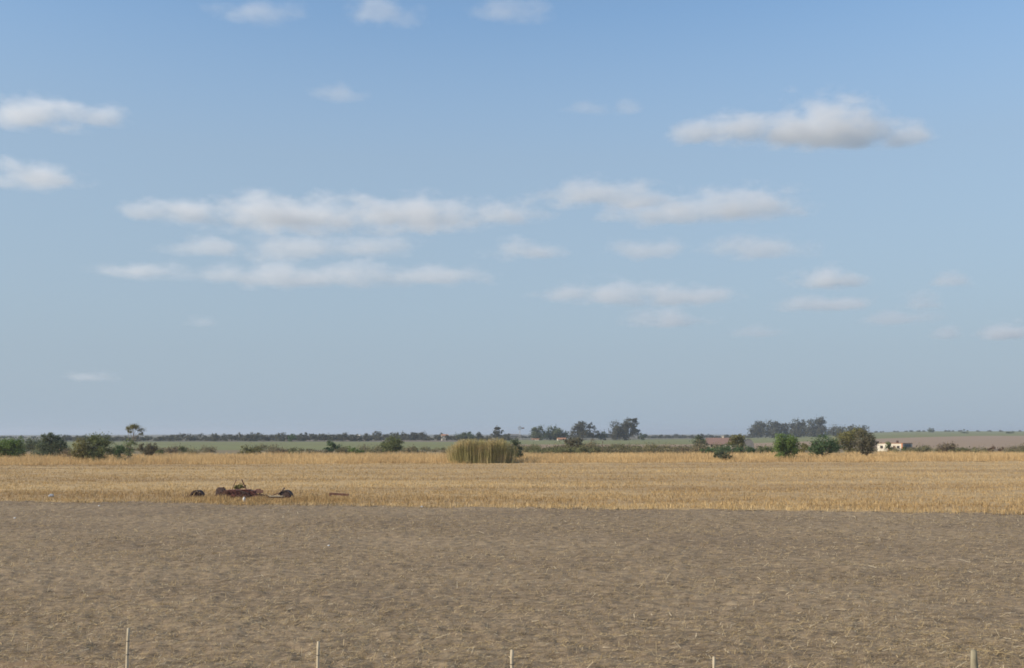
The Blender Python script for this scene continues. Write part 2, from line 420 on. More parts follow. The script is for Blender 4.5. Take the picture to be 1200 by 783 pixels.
def limbs(mb, base, top, r0, C, lobes, r, nl=9):
    """tapered trunk with a slight sway and limbs that reach into the clumps"""
    base, top = Vector(base), Vector(top); L = (top - base).length
    pts = [base + (top-base)*f + Vector((r.normal(0, 0.03*L), r.normal(0, 0.03*L), 0))*(0 < f < 1) for f in (0, 0.25, 0.55, 0.8, 1)]
    mb.tube(pts, [r0*1.35, r0, r0*0.8, r0*0.62, r0*0.45], 7)
    for c in list(lobes)[:8]:
        s = pts[1 + int(r.integers(0, 3))]; e = Vector(c[:3]); m = s.lerp(e, 0.5) + Vector((0, 0, -0.08*(e-s).length))
        mb.tube([s, m, e], [r0*0.55, r0*0.38, r0*0.18], 5)
        for q in r.integers(0, len(C), max(2, nl//len(lobes))):
            mb.tube([m, Vector(C[q])], [r0*0.26, r0*0.08], 4, False)
def crown_and_trunk(root, Y, base, lobes_px, mat, bark, seed, dens=6.2, leaf=1.2, trunks=1, shell=0.58, clump=0.19, depth=0.9, thick=1.0, top=None):
    r = np.random.default_rng(seed); k = Y/F; O = Vector(root.location)
    lobes = []; area = 0
    for (x, y, rx, ry) in lobes_px:
        yy = Y + r.normal(0, 0.25)*rx*k
        p = at(x, y, Y) - O
        lobes.append((p.x, yy - Y, p.z, rx*k, rx*k*depth if rx < 3*ry else ry*k*2.2, ry*k)); area += math.pi*rx*ry
    n = int(min(8000, max(420, area*dens)))
    V, Fq, C = leaf_cloud(lobes, n, leaf*k, r, shell, clump)
    cr_ = link('crown', mesh_np('crown', V, Fq, [M['leaf_'+mat]]), root)
    mb = MB(); zc = np.mean([l[2] for l in lobes]); wide = max(l[3] for l in lobes)
    H = max(l[2] + l[5] for l in lobes)
    for q in range(trunks):
        b = Vector((r.normal(0, 0.10*wide) if trunks > 1 else 0, r.normal(0, 0.1*wide) if trunks > 1 else 0, -0.15))
        l = lobes[q % len(lobes)] if trunks > 1 else (np.mean([l[0] for l in lobes]), np.mean([l[1] for l in lobes]), zc)
        t_ = Vector(l[:3]) if top is None else (at(top[0], top[1], Y) - O)
        limbs(mb, b, t_, max(0.035*H/(1 + 0.4*(trunks-1)), 0.04)*thick, C, lobes, r)
    mb.build('trunk', M[bark], root, True)
    return cr_
SEED = [100]
def tree(name, label, cat, bx, by, lobes, mat, group=None, Y=None, bark='bark', **kw):
    if Y is None: Y = depth_of(by)
    X = at(bx, 500, Y).x; SEED[0] += 1
    root = empty(name, (X, Y, float(hgt(X, Y))))
    crown_and_trunk(root, Y, None, lobes, mat, bark, SEED[0], **kw)
    return tag(root, label, cat, group)
G1 = 'bushes along the end of the stubble field'; G2 = 'low scrub bushes behind the tall grass'; G3 = 'tall trees round the far farm'
G4 = 'eucalyptus trees of the far grove'; G5 = 'lone trees on the right horizon'; G6 = 'bushes round the farm houses'
tree('green_bush', 'bright green bush cut by the left edge of the picture', 'bush', 12, 541, [(10, 522, 14, 8), (20, 521, 9, 9), (2, 526, 10, 9), (14, 531, 14, 6)], 'fresh', G1, trunks=3)
tree('dark_tree', 'dull dark tree behind, between the leftmost green bush and the dark twin topped tree', 'tree', 40, 530, [(40, 520, 9, 6), (33, 522, 8, 5), (50, 521, 8, 5)], 'dark', G1)
tree('dark_tree', 'dark bluish green tree with a double top near the left edge', 'tree', 60, 539.5, [(60, 519, 13, 9), (56, 513, 7, 6), (67, 512, 5, 5), (70, 522, 9, 9), (52, 524, 10, 9), (60, 531, 15, 6)], 'dark', G1)
tree('brown_shrub', 'low brown leafless shrub right of the double topped dark tree', 'shrub', 82, 541, [(80, 533, 10, 6), (90, 536, 8, 5)], 'brown', G1, trunks=4, dens=3.5)
tree('olive_bush', 'yellowish olive bush pressed against a greener tree', 'bush', 98, 543, [(97, 523, 12, 10), (94, 533, 10, 8), (104, 532, 8, 9)], 'olive', G1, trunks=3)
tree('leafy_tree', 'mid green spreading tree right of the yellowish olive bush', 'tree', 116, 543, [(116, 519, 13, 9), (122, 528, 10, 9), (110, 515, 8, 5), (113, 533, 12, 8)], 'green', G1, trunks=2)
tree('small_bush', 'small dark green bush left of the slender parasol tree', 'bush', 140, 542, [(140, 528, 7, 7), (141, 535, 6, 5)], 'deep', G1, trunks=2)
tree('parasol_tree', 'slender tall tree with an open flat crown above the horizon', 'tree', 153, 540, [(149, 502, 5, 2.2), (156, 500, 6, 2.4), (164, 504, 4.5, 2.2), (160, 501, 5, 2), (166, 508, 2.6, 2), (151, 506, 3, 1.8)], 'olive', G1,
     bark='pale_bark', dens=14, leaf=0.8, thick=0.5, shell=0.2, clump=0.3, top=(156.5, 508))
tree('sapling', 'pale green sapling at the foot of the slender parasol tree', 'sapling', 150, 541, [(152, 522, 7, 8), (150, 530, 6, 6)], 'pale', G1, trunks=2, dens=3.6, bark='pale_bark')
tree('grey_shrub', 'grey green many stemmed shrub right of the slender parasol tree', 'shrub', 174, 538, [(168, 524, 8, 5), (178, 524, 8, 5), (174, 529, 9, 5)], 'grey', G1, trunks=4, bark='pale_bark')
tree('small_bush', 'tiny dark bush just right of the grey many stemmed shrub', 'bush', 189, 536, [(189, 531, 4.5, 4)], 'green', G1, trunks=2)
tree('scrub_bush', 'low brown scrub bush at the left end of the green field', 'shrub', 204, 532, [(203, 528, 10, 4)], 'brown', G2, trunks=3, dens=4)
tree('scrub_bush', 'little dark green bush beside the low brown scrub bush', 'shrub', 214, 532, [(214, 527, 4.5, 4)], 'green', G2, trunks=2)
tree('scrub_bush', 'pale olive feathery scrub bush above the rusty farm wreck', 'shrub', 294, 534.5, [(290, 528, 9, 5), (300, 529, 9, 4.5)], 'olive', G2, trunks=4, dens=4)
tree('scrub_bush', 'brown flat scrub bush right of the feathery one', 'shrub', 325, 534.5, [(324, 530, 10, 4), (333, 529, 5, 4)], 'brown', G2, trunks=4, dens=4)
tree('scrub_bush', 'long low olive scrub left of the dark green treelet', 'shrub', 370, 533, [(372, 530, 12, 3.6), (356, 531, 9, 2.6)], 'grey', G2, trunks=4, dens=4)
tree('treelet', 'dark green treelet standing in the scrub before the green field', 'tree', 390, 531, [(389, 521, 6, 5), (393, 525, 7, 4), (386, 527, 6, 4)], 'deep', G2)
tree('scrub_bush', 'fresh green leaning shrub left of the round olive tree', 'shrub', 415, 533.5, [(413, 528, 6.5, 4), (420, 531, 6, 3)], 'fresh', G2, trunks=3)
tree('round_tree', 'round olive green tree standing alone left of the reeds', 'tree', 459, 533, [(459, 519, 11, 7), (452, 523, 8, 6), (466, 522, 8, 7), (460, 527, 11, 4)], 'green', G2)
tree('dark_tree', 'narrow dark green tree touching the right end of the reeds', 'tree', 602, 541.5, [(605, 521, 7.5, 7), (607, 530, 7, 8), (601, 527, 6, 9)], 'dark', G1)
tree('grey_bush', 'grey brown spreading bush in front of the far orange roof', 'bush', 672, 530, [(671, 518, 11, 5), (665, 515.5, 5, 4), (679, 517, 6, 5), (672, 523, 8, 4)], 'grey', G2, trunks=3)
tree('scrub_bush', 'pale olive scrub clump right of the tallest far trees', 'shrub', 762, 532, [(763, 526, 7, 5)], 'olive', G2, trunks=3, dens=4)
tree('scrub_bush', 'brown scrub clump left of the farm house tree', 'shrub', 804, 532, [(804, 528, 8, 4)], 'brown', G2, trunks=3, dens=4)
tree('scrub_bush', 'large brown scrub bush right of the pale farm building', 'shrub', 1106, 531.5, [(1104, 525, 10, 5), (1114, 522.5, 7, 4.5)], 'brown', G2, trunks=5, dens=4)
tree('scrub_bush', 'small brown scrub bush beside the large brown one', 'shrub', 1128, 531.5, [(1128, 526.5, 7, 3.6)], 'grey', G2, trunks=3, dens=4)
tree('scrub_bush', 'reddish brown flat scrub near the right edge', 'shrub', 1165, 531, [(1163, 526.5, 7, 3.2), (1172, 526, 6, 3)], 'rust', G2, trunks=4, dens=4)
# far farm, about a kilometre off
FY = 1000.0
tree('pine_tree', 'far narrow layered tree above the reeds', 'tree', 582, 516, [(582, 502, 4, 3), (583, 507, 6, 2.6), (581.5, 511, 7, 3)], 'gum', G3, Y=FY, dens=9)
tree('farm_tree', 'far round tree just right of the windmill', 'tree', 630, 516, [(630, 506, 9, 6), (627, 502.5, 5, 3), (632, 511, 10, 5)], 'dark', G3, Y=FY, dens=8)
tree('farm_tree', 'far wide tree left of the small orange roof', 'tree', 652, 516, [(648, 505, 8, 5), (655, 508, 9, 6), (660, 510, 5, 4), (646, 511, 9, 5)], 'dark', G3, Y=FY+8, dens=8)
tree('farm_tree', 'far tall tree with a thin side lobe behind the grey brown bush', 'tree', 682, 516, [(680, 500, 8, 7), (676, 507, 6, 6), (686, 508, 9, 6), (693, 500, 4.5, 3.6), (697, 509, 7, 5)], 'gum', G3, Y=FY, dens=8)
tree('farm_tree', 'far low tree between the two tallest far trees', 'tree', 708, 516, [(706, 511.5, 7, 4)], 'dark', G3, Y=FY+10, dens=9)
tree('farm_tree', 'tallest dark far tree with a lobe leaning up right', 'tree', 732, 516, [(725, 503, 11, 8), (722, 510, 9, 6), (738, 496, 7.5, 6), (743, 505, 6, 7), (733, 509, 12, 7), (744, 493, 3, 3)], 'gum', G3, Y=FY-6, dens=8)
tree('farm_tree', 'far small tree just right of the tallest far tree', 'tree', 753, 516, [(753, 511.5, 6, 3.6)], 'dark', G3, Y=FY+20, dens=9)
tree('farm_tree', 'far broad dark tree above the left end of the reeds', 'tree', 546, 517, [(541, 511, 7, 4), (549, 511, 8, 4.6)], 'dark', G3, Y=940, dens=9)
tree('farm_tree', 'far small round tree between broad dark tree and layered tree', 'tree', 561, 516, [(561, 511, 5, 4)], 'gum', G3, Y=960, dens=9)
tree('farm_tree', 'round dark tree standing before the far tree line, left of centre', 'tree', 343, 519, [(342, 514, 5.4, 3.8)], 'deep', G3, Y=790, dens=10)
# round the farm houses
tree('house_tree', 'dark tree at the left end of the red roofed house', 'tree', 819, 528, [(819, 517, 8, 6.5), (818, 524, 7.5, 5)], 'dark', G6, dens=6.5)
tree('house_tree', 'olive brown tree between the red roofed house and grey arched shed', 'tree', 864, 530, [(864, 513.5, 8, 5), (858, 519, 9, 4.5), (868, 519, 6, 5)], 'olive', G6, dens=6.5)
tree('hedge', 'low dark green hedge in front of the red roofed house', 'hedge', 853, 534.5, [(828, 529, 6, 3.6), (838, 528, 9, 4.4), (852, 527, 12, 5), (868, 527.5, 10, 5), (880, 528, 6, 4.6)], 'deep', G6, trunks=5, dens=7)
tree('stemmed_bush', 'dark bush on bare grey stems before the low hedge', 'bush', 847, 541, [(846, 531, 10, 4.5), (841, 533, 5, 4), (850, 535, 7, 3)], 'dark', G6, trunks=5, bark='pale_bark', dens=5)
tree('low_bush', 'low green bush left of the bright round bush', 'bush', 897, 532.5, [(897, 527, 9, 4.4)], 'green', G6, trunks=3)
tree('round_bush', 'bright green rounded bush on the right, reaching the ground', 'bush', 921, 540, [(921, 517, 12, 9), (914, 522, 9, 10), (928, 522, 8.5, 10), (920, 531, 12.5, 7.5)], 'fresh', G1, trunks=3)
tree('low_bush', 'yellowish low bush between the bright bush and the dark round tree', 'bush', 942, 534, [(941, 525, 7, 6)], 'olive', G6, trunks=3)
tree('round_tree', 'deep green dense round tree on a short trunk', 'tree', 961, 538.5, [(966, 519.5, 13, 9), (956, 524, 9, 7), (976, 524, 9.5, 7), (964, 529.5, 9, 4)], 'deep', G1, dens=6.5)
tree('olive_tree', 'broad olive tree behind, between dark round tree and brownish tree', 'tree', 994, 533, [(995, 511, 14, 8), (988, 518, 11, 8), (1005, 508, 10, 6), (996, 524, 9, 5)], 'olive', G6)
tree('brownish_tree', 'grey brown thin leaved tree left of the pale farm building', 'tree', 1016, 538.5, [(1013, 515, 11, 10), (1020, 520, 9, 8), (1008, 522, 9, 8), (1015, 528, 8, 5)], 'grey', G1, dens=5)
tree('house_bush', 'small green bush in front of the pale farm building', 'bush', 1042, 531, [(1042, 522, 4.4, 4.6), (1042, 527, 4, 3)], 'green', G6, trunks=2, dens=7)
tree('house_bush', 'small green bush at the shaded corner of the pale farm building', 'bush', 1059, 530.5, [(1059, 526.5, 2.6, 2.6)], 'green', G6, trunks=2, dens=7)
# eucalyptus grove about 1.4 km off
for bx, lobes, Y, lab in [
    (888, [(890, 499, 8, 6), (885, 505, 8, 5), (893, 507, 9, 5), (886, 509, 8, 4)], 1400, 'leftmost hazy gum tree of the far grove'),
    (906, [(905, 498, 8, 5.5), (912, 501, 7, 6), (905, 506, 11, 5), (908, 509, 10, 4)], 1390, 'second hazy gum tree from the left in the far grove'),
    (919, [(919, 502, 5, 6), (919, 507, 7, 5), (922, 509, 8, 4)], 1410, 'narrow hazy gum tree in the dip of the far grove'),
    (934, [(936, 498, 8, 6.5), (929, 503, 6, 6), (936, 506, 11, 6), (934, 509, 10, 4)], 1380, 'hazy gum tree left of the tallest one in the far grove'),
    (957, [(957, 499, 10, 8), (962, 494, 6, 4), (950, 505, 9, 6), (962, 505, 9, 7), (955, 509, 11, 4)], 1360, 'tallest hazy gum tree at the right end of the far grove'),
    (986, [(984, 505, 10, 5), (978, 508, 10, 5), (990, 509, 9, 4)], 1420, 'low hazy gum tree seen over the deep green round tree'),
    (1006, [(1000, 505, 8, 6), (1010, 504, 7, 5)], 1430, 'low hazy gum tree seen over the grey brown tree')]:
    tree('gum_tree', lab, 'tree', bx, 512, lobes, 'gum', G4, Y=Y, bark='pale_bark', dens=8)
for bx, by, rx, ry, Y, lab in [(1091, 504.2, 3.8, 3.2, 2000, 'leftmost of the three lone trees on the right horizon'),
                           (1131, 507.0, 3.8, 3.0, 1650, 'middle one of the three lone trees on the right horizon'),
                           (1184, 507.2, 4.4, 2.8, 1600, 'rightmost of the three lone trees on the right horizon')]:
    tree('horizon_tree', lab, 'tree', bx, 509, [(bx, by, rx, ry), (bx + 0.6, by + ry*0.6, rx*0.8, ry*0.7)], 'dark', G5, Y=Y, dens=14, leaf=0.9)

# far woods that read as one band
def far_line(name, label, spec, mat, bark='bark'):
    V, Fq, n0 = [], [], 0; mb = MB(); r = np.random.default_rng(len(spec))
    for (x, ytop, w, Y) in spec:
        X = at(x, 500, Y).x; z0 = float(hgt(X, Y)); top = at(x, ytop, Y).z; H = max(top - z0, 2.5); k = Y/F
        lob = [(X + r.normal(0, 0.25)*w*k, Y + r.normal(0, 3), z0 + H*f, w*k*r.uniform(0.7, 1.1), w*k, H*g) for f, g in ((0.68, 0.32), (0.42, 0.36), (0.2, 0.34))]
        v, f, C = leaf_cloud(lob, int(240 + 11*w*H), 1.0*k, r, 0.4, 0.2)
        v[:, 2] = np.maximum(v[:, 2], z0)
        V.append(v); Fq.append(f + n0); n0 += len(v)
        mb.tube([(X, Y, z0 - 0.2), (X, Y, z0 + H*0.6)], [0.25, 0.1], 5)
    nv = len(mb.v)
    o = tag(link(name, mesh_np(name, np.concatenate(V), np.concatenate(Fq), [mat])), label, None, None, 'stuff')
    mb.build('trunks', M[bark], o)
    return o
r_ = np.random.default_rng(77)
sp = []
x = 72.0
while x < 600:
    base = 511.0 if x < 200 else (509.0 if x < 330 else (508.4 if x < 440 else (506.6 if x < 525 else 510.0)))
    if 500 < x < 530: base = 509.5
    sp.append((x, base + r_.normal(0, 1.0) + 0.1, r_.uniform(3.6, 7.0), 880 + r_.uniform(-15, 90) if x < 450 else 960 + r_.uniform(-10, 90)))
    x += r_.uniform(2.6, 5.2)
far_line('far_tree_line', 'long dark line of far trees behind the green field', sp, M['leaf_gum'])
sp = [(x_, 510.3 + r_.normal(0, 1.1), r_.uniform(2.4, 5.5), 1500 + r_.uniform(0, 200)) for x_ in list(np.arange(757, 885, 3.6)) + list(np.arange(600, 722, 5.0))]
far_line('far_tree_line', 'low hazy tree line on the horizon beyond the houses', sp, M['leaf_gum'])
sp = [(x_, 506.0 + r_.normal(0, 0.4), r_.uniform(0.8, 2.4), 2350 + r_.uniform(0, 120)) for x_ in (1026, 1033, 1049, 1052, 1061, 1068, 1077, 1082, 1108, 1112, 1117, 1124, 1126, 1145, 1160, 1172, 1195)]
far_line('far_bushes', 'tiny dark bushes along the right horizon', sp, M['leaf_gum'])
sp = [(x_, 512.5 + r_.normal(0, 0.5), r_.uniform(3, 6), 1500 + r_.uniform(0, 150)) for x_ in (-30, -20, -8, 2, 14, 26, 38, 95, 105)]
far_line('far_bushes', 'hazy far bushes behind the leftmost trees', sp, M['leaf_gum'])

# low brush behind the tall grass
def scrub_brush():
    r = np.random.default_rng(5); V, Fq, n0 = [], [], 0
    for x in np.concatenate([r.uniform(-100, 525, 120), r.uniform(612, 830, 150), r.uniform(1068, 1300, 70), r.uniform(830, 1068, 40)]):
        Y = r.uniform(300, 378); X = at(x, 500, Y).x; h = r.gamma(3, 0.28) + 0.4; w = r.uniform(1.2, 3.4)
        if 560 < x < 840: h += 0.5
        v, f, C = leaf_cloud([(X, Y, h*0.45, w, w, h*0.5)], int(150 + 70*w*h), 0.30, r, 0.3, 0.28)
        V.append(v); Fq.append(f + n0); n0 += len(v)
    m = mat_blade('scrub_twig', [(0.0, (0.12, 0.10, 0.06)), (0.5, (0.23, 0.19, 0.11)), (1.0, (0.34, 0.28, 0.165))], 0.4, (0.025, (0.75, 0.9, 0.7)))
    return stuff('scrub_brush', np.concatenate(V), np.concatenate(Fq), m, 'low olive brown brush behind the tall dry grass')
scrub_brush()

# ------------------------------------------------------------------ reed clump
def reeds():
    Y = depth_of(543.2); k = Y/F; X0, X1 = at(526, 540, Y).x, at(600, 540, Y).x
    root = empty('reed_clump', ((X0+X1)/2, Y + 2.6, 0)); r = np.random.default_rng(9)
    hw = (X1-X0)/2; n = 3400
    a = r.uniform(0, 2*np.pi, n); q = np.sqrt(r.random(n))
    x = np.cos(a)*q*hw*0.90 + 0.12*hw*r.normal(0, 1, n); y = np.sin(a)*q*2.9
    e = 1 - 0.30*sstep(0.55, 1.05, np.abs(x)/hw)
    h = (4.25 + 0.75*vnoise(x, y, 1.3, 51) + 0.35*(vnoise(x, y, 0.5, 52) - 0.5))*e*(0.74 + 0.36*r.random(n)**0.8)
    b = np.stack([x, y, 0*x - 0.05], 1); up, side = rand_dirs(n, 0.05, r); up[:, 0] += 0.26*x/hw*np.abs(x/hw) + 0.03*r.normal(0, 1, n); 
    V, Fq = blades(b, up, side, h, r.uniform(0.035, 0.07, n), 0.5)
    link('stems', mesh_np('stems', V, Fq, [M['reed']]), root)
    m = 17000; i = r.integers(0, n, m); f = 0.12 + 0.88*r.random(m)**0.65
    P = b[i] + up[i]*(h[i]*f)[:, None]
    az = r.uniform(0, 2*np.pi, m); el = r.uniform(-0.3, 1.1, m)
    d = np.stack([np.cos(az)*np.cos(el), np.sin(az)*np.cos(el), np.sin(el)], 1)
    s = np.stack([-np.sin(az), np.cos(az), 0.4*r.normal(0, 1, m)], 1)
    V, Fq = blades(P, d, s, r.uniform(0.25, 0.6, m), r.uniform(0.04, 0.075, m), 0.2)
    link('leaves', mesh_np('leaves', V, Fq, [M['reed']]), root)
    return tag(root, 'tall thick clump of tan and olive reeds in the middle', 'reeds')
reeds()

# weeds and taller straw round the wreck
tree('weed_bush', 'dull green weed clump behind the rusty farm wreck', 'weed', 280, 575.5, [(279, 569.5, 5, 3), (284, 571, 5, 3), (276, 571.5, 4, 3)], 'olive', None, trunks=4, dens=5)
def straw_fringe(n=11000):
    px = rng.uniform(205, 420, n); Y = depth_of(587.0) + rng.normal(0, 1.1, n); X = (px - 600)/F*Y
    k = rng.random(n) < 0.25 + vnoise(X, Y*0, 0.9, 61); X, Y = X[k], Y[k]; n = len(X)
    up, side = rand_dirs(n, 0.3); h = rng.uniform(0.15, 0.55, n)*(0.55 + 0.8*vnoise(X, Y*0, 1.2, 62)); w = rng.uniform(0.015, 0.045, n)
    V, Fq = blades(np.stack([X, Y, 0*X - 0.03], 1), up, side, h, w, 0.4)
    return stuff('straw_fringe', V, Fq, M['stalk'], 'taller dry straw growing round the rusty wrecks')
straw_fringe()

# ------------------------------------------------------------------ built things: materials
M['rust'] = mat_plain('rusty_iron', (0.09, 0.047, 0.034), (0.19, 0.10, 0.07), 4.0, 0.9, 0.01)
M['rust_red'] = mat_plain('rusty_red_paint', (0.12, 0.047, 0.038), (0.24, 0.10, 0.078), 3.0, 0.85, 0.01)
M['rust_dark'] = mat_plain('dark_rust', (0.055, 0.038, 0.032), (0.13, 0.085, 0.068), 5.0, 0.9, 0.01)
M['old_wood'] = mat_plain('weathered_wood', (0.42, 0.35, 0.24), (0.62, 0.53, 0.38), 9.0, 0.9, 0.004, stretch=(1, 1, 0.12))
M['log_wood'] = mat_plain('grey_log_wood', (0.20, 0.175, 0.115), (0.34, 0.30, 0.205), 8.0, 0.95, 0.008, stretch=(1, 1, 0.15))
M['white_wall'] = mat_plain('lime_wash', (0.46, 0.41, 0.32), (0.66, 0.61, 0.50), 0.8, 0.9, 0.004)
M['tile'] = mat_plain('red_roof', (0.17, 0.105, 0.085), (0.26, 0.175, 0.145), 1.6, 0.85, 0.02, stretch=(3, 1, 1))
M['orange_roof'] = mat_plain('orange_roof', (0.30, 0.15, 0.085), (0.42, 0.22, 0.13), 1.0, 0.85, 0.02)
M['zinc'] = mat_plain('grey_zinc', (0.135, 0.130, 0.125), (0.20, 0.195, 0.185), 1.2, 0.6, 0.01, stretch=(4, 1, 1))
M['brick'] = mat_plain('orange_brick', (0.38, 0.15, 0.07), (0.52, 0.24, 0.12), 5.0, 0.9, 0.01)
M['dark_pane'] = mat_plain('dark_glass', (0.02, 0.022, 0.025), (0.04, 0.042, 0.045), 2.0, 0.25, 0.0, spec=0.5)
M['door_wood'] = mat_plain('door_paint', (0.12, 0.075, 0.05), (0.2, 0.13, 0.085), 3.0, 0.8, 0.004)
M['plastic'] = mat_plain('white_plastic', (0.48, 0.47, 0.44), (0.68, 0.66, 0.62), 5.0, 0.5, 0.004)
M['bag'] = mat_plain('grey_plastic', (0.26, 0.27, 0.28), (0.42, 0.43, 0.44), 4.0, 0.5, 0.01)
M['galv'] = mat_plain('galvanised_steel', (0.36, 0.33, 0.31), (0.52, 0.48, 0.45), 2.0, 0.6, 0.0)
M['wire'] = mat_plain('fence_wire', (0.10, 0.085, 0.07), (0.18, 0.15, 0.12), 8.0, 0.7, 0.0)

# ------------------------------------------------------------------ fence posts beside the line
def post(px, py, h, rad, label, mat, sides=9, flare=1.08, lean=(0, 0), name='fence_post', ties=(0.30, 0.62)):
    d = ray(px, py); Y = d.y*(h - EYE)/d.z; X = d.x*(h - EYE)/d.z
    root = empty(name, (X - lean[0], Y - lean[1], 0)); r = np.random.default_rng(int(px))
    b = MB(); n = 9; pts, rr = [], []
    for i in range(n):
        f = i/(n-1); pts.append(Vector((lean[0]*f + r.normal(0, rad*0.05), lean[1]*f, -0.25 + (h + 0.25)*f)))
        rr.append(rad*(flare + (1 - flare)*f)*(1 + r.normal(0, 0.03)))
    b.tube(pts, rr, sides)
    top = Vector((lean[0], lean[1], h))
    b.tube([top, top + Vector((0, 0, rad*0.22))], [rr[-1], rr[-1]*0.72], sides)
    b.build('shaft', mat, root, True)
    for zt in ties:
        z = h - zt; f = (z + 0.25)/(h + 0.25); t = MB(); t.ring((lean[0]*f, lean[1]*f, z), (0, 0, 1), rad*(flare+0.12), rad*0.9, 0.018, 12)
        t.build('wire_tie', M['wire'], root)
    return tag(root, label, 'fence post', 'posts of the trackside fence')
post(150.5, 736.5, 1.28, 0.034, 'tallest showing pale fence post near the left bottom corner', M['old_wood'])
post(373, 752, 1.26, 0.033, 'second pale fence post from the left at the bottom edge', M['old_wood'])
post(600, 762, 1.25, 0.036, 'pale fence post at the bottom edge in the middle', M['old_wood'])
post(836.5, 770, 1.24, 0.030, 'short showing pale fence post right of the middle one', M['old_wood'])
post(1141, 762.5, 1.30, 0.062, 'thick tapering grey log post near the right bottom corner', M['log_wood'], 12, 2.2, (0.0, 0), 'log_post', (0.42,))
def cane(px0, py0, px1, py1, label):
    Y0, Y1 = depth_of(py0), depth_of(py1); a, c = at(px0, py0, Y0), at(px1, py1, Y1)
    b = MB(); m = (a + c)/2; b.tube([(a-m) + Vector((0, 0, 0.10)), Vector((0, 0.03, 0.13)), (c-m) + Vector((0, 0, 0.10))], [0.011, 0.012, 0.008], 5)
    o = b.build('dry_cane', M['straw'], None, False, m)
    return tag(o, label, 'cane', 'dry canes beside the log post')
cane(1143, 767, 1163, 768.5, 'pale dry cane lying right against the thick log post')
cane(1164, 770, 1184, 771.5, 'pale dry cane farther right of the thick log post')

# ------------------------------------------------------------------ abandoned machinery in the stubble
WY = depth_of(585.5)
def wp(px, py, dy=0.0):      # photo pixel -> point at the wreck's depth
    p = at(px, py, WY); return Vector((p.x, WY + dy, p.z))
def rel(root, p): return Vector(p) - Vector(root.location)
def wheel(root, c, r, w, label=None, axis=(0, 1, 0), mat='rust_dark', spokes=8):
    t = MB(); t.ring(c, axis, r, r*0.84, w, 22); o = t.build('wheel', M[mat], root)
    h = MB(); h.ring(c, axis, r*0.2, r*0.07, w*1.3, 12); h.build('hub', M['rust'], o)
    ax = Vector(axis).normalized(); a = ax.cross(Vector((0.1, 0.2, 0.97))).normalized(); b = ax.cross(a)
    for k in range(spokes):
        d = a*math.cos(2*math.pi*k/spokes + 0.2) + b*math.sin(2*math.pi*k/spokes + 0.2)
        s = MB(); s.tube([Vector(c) + d*r*0.15, Vector(c) + d*r*0.88], [0.018, 0.018], 5); s.build('spoke', M['rust'], o)
    if label: o['label'] = label
    return o
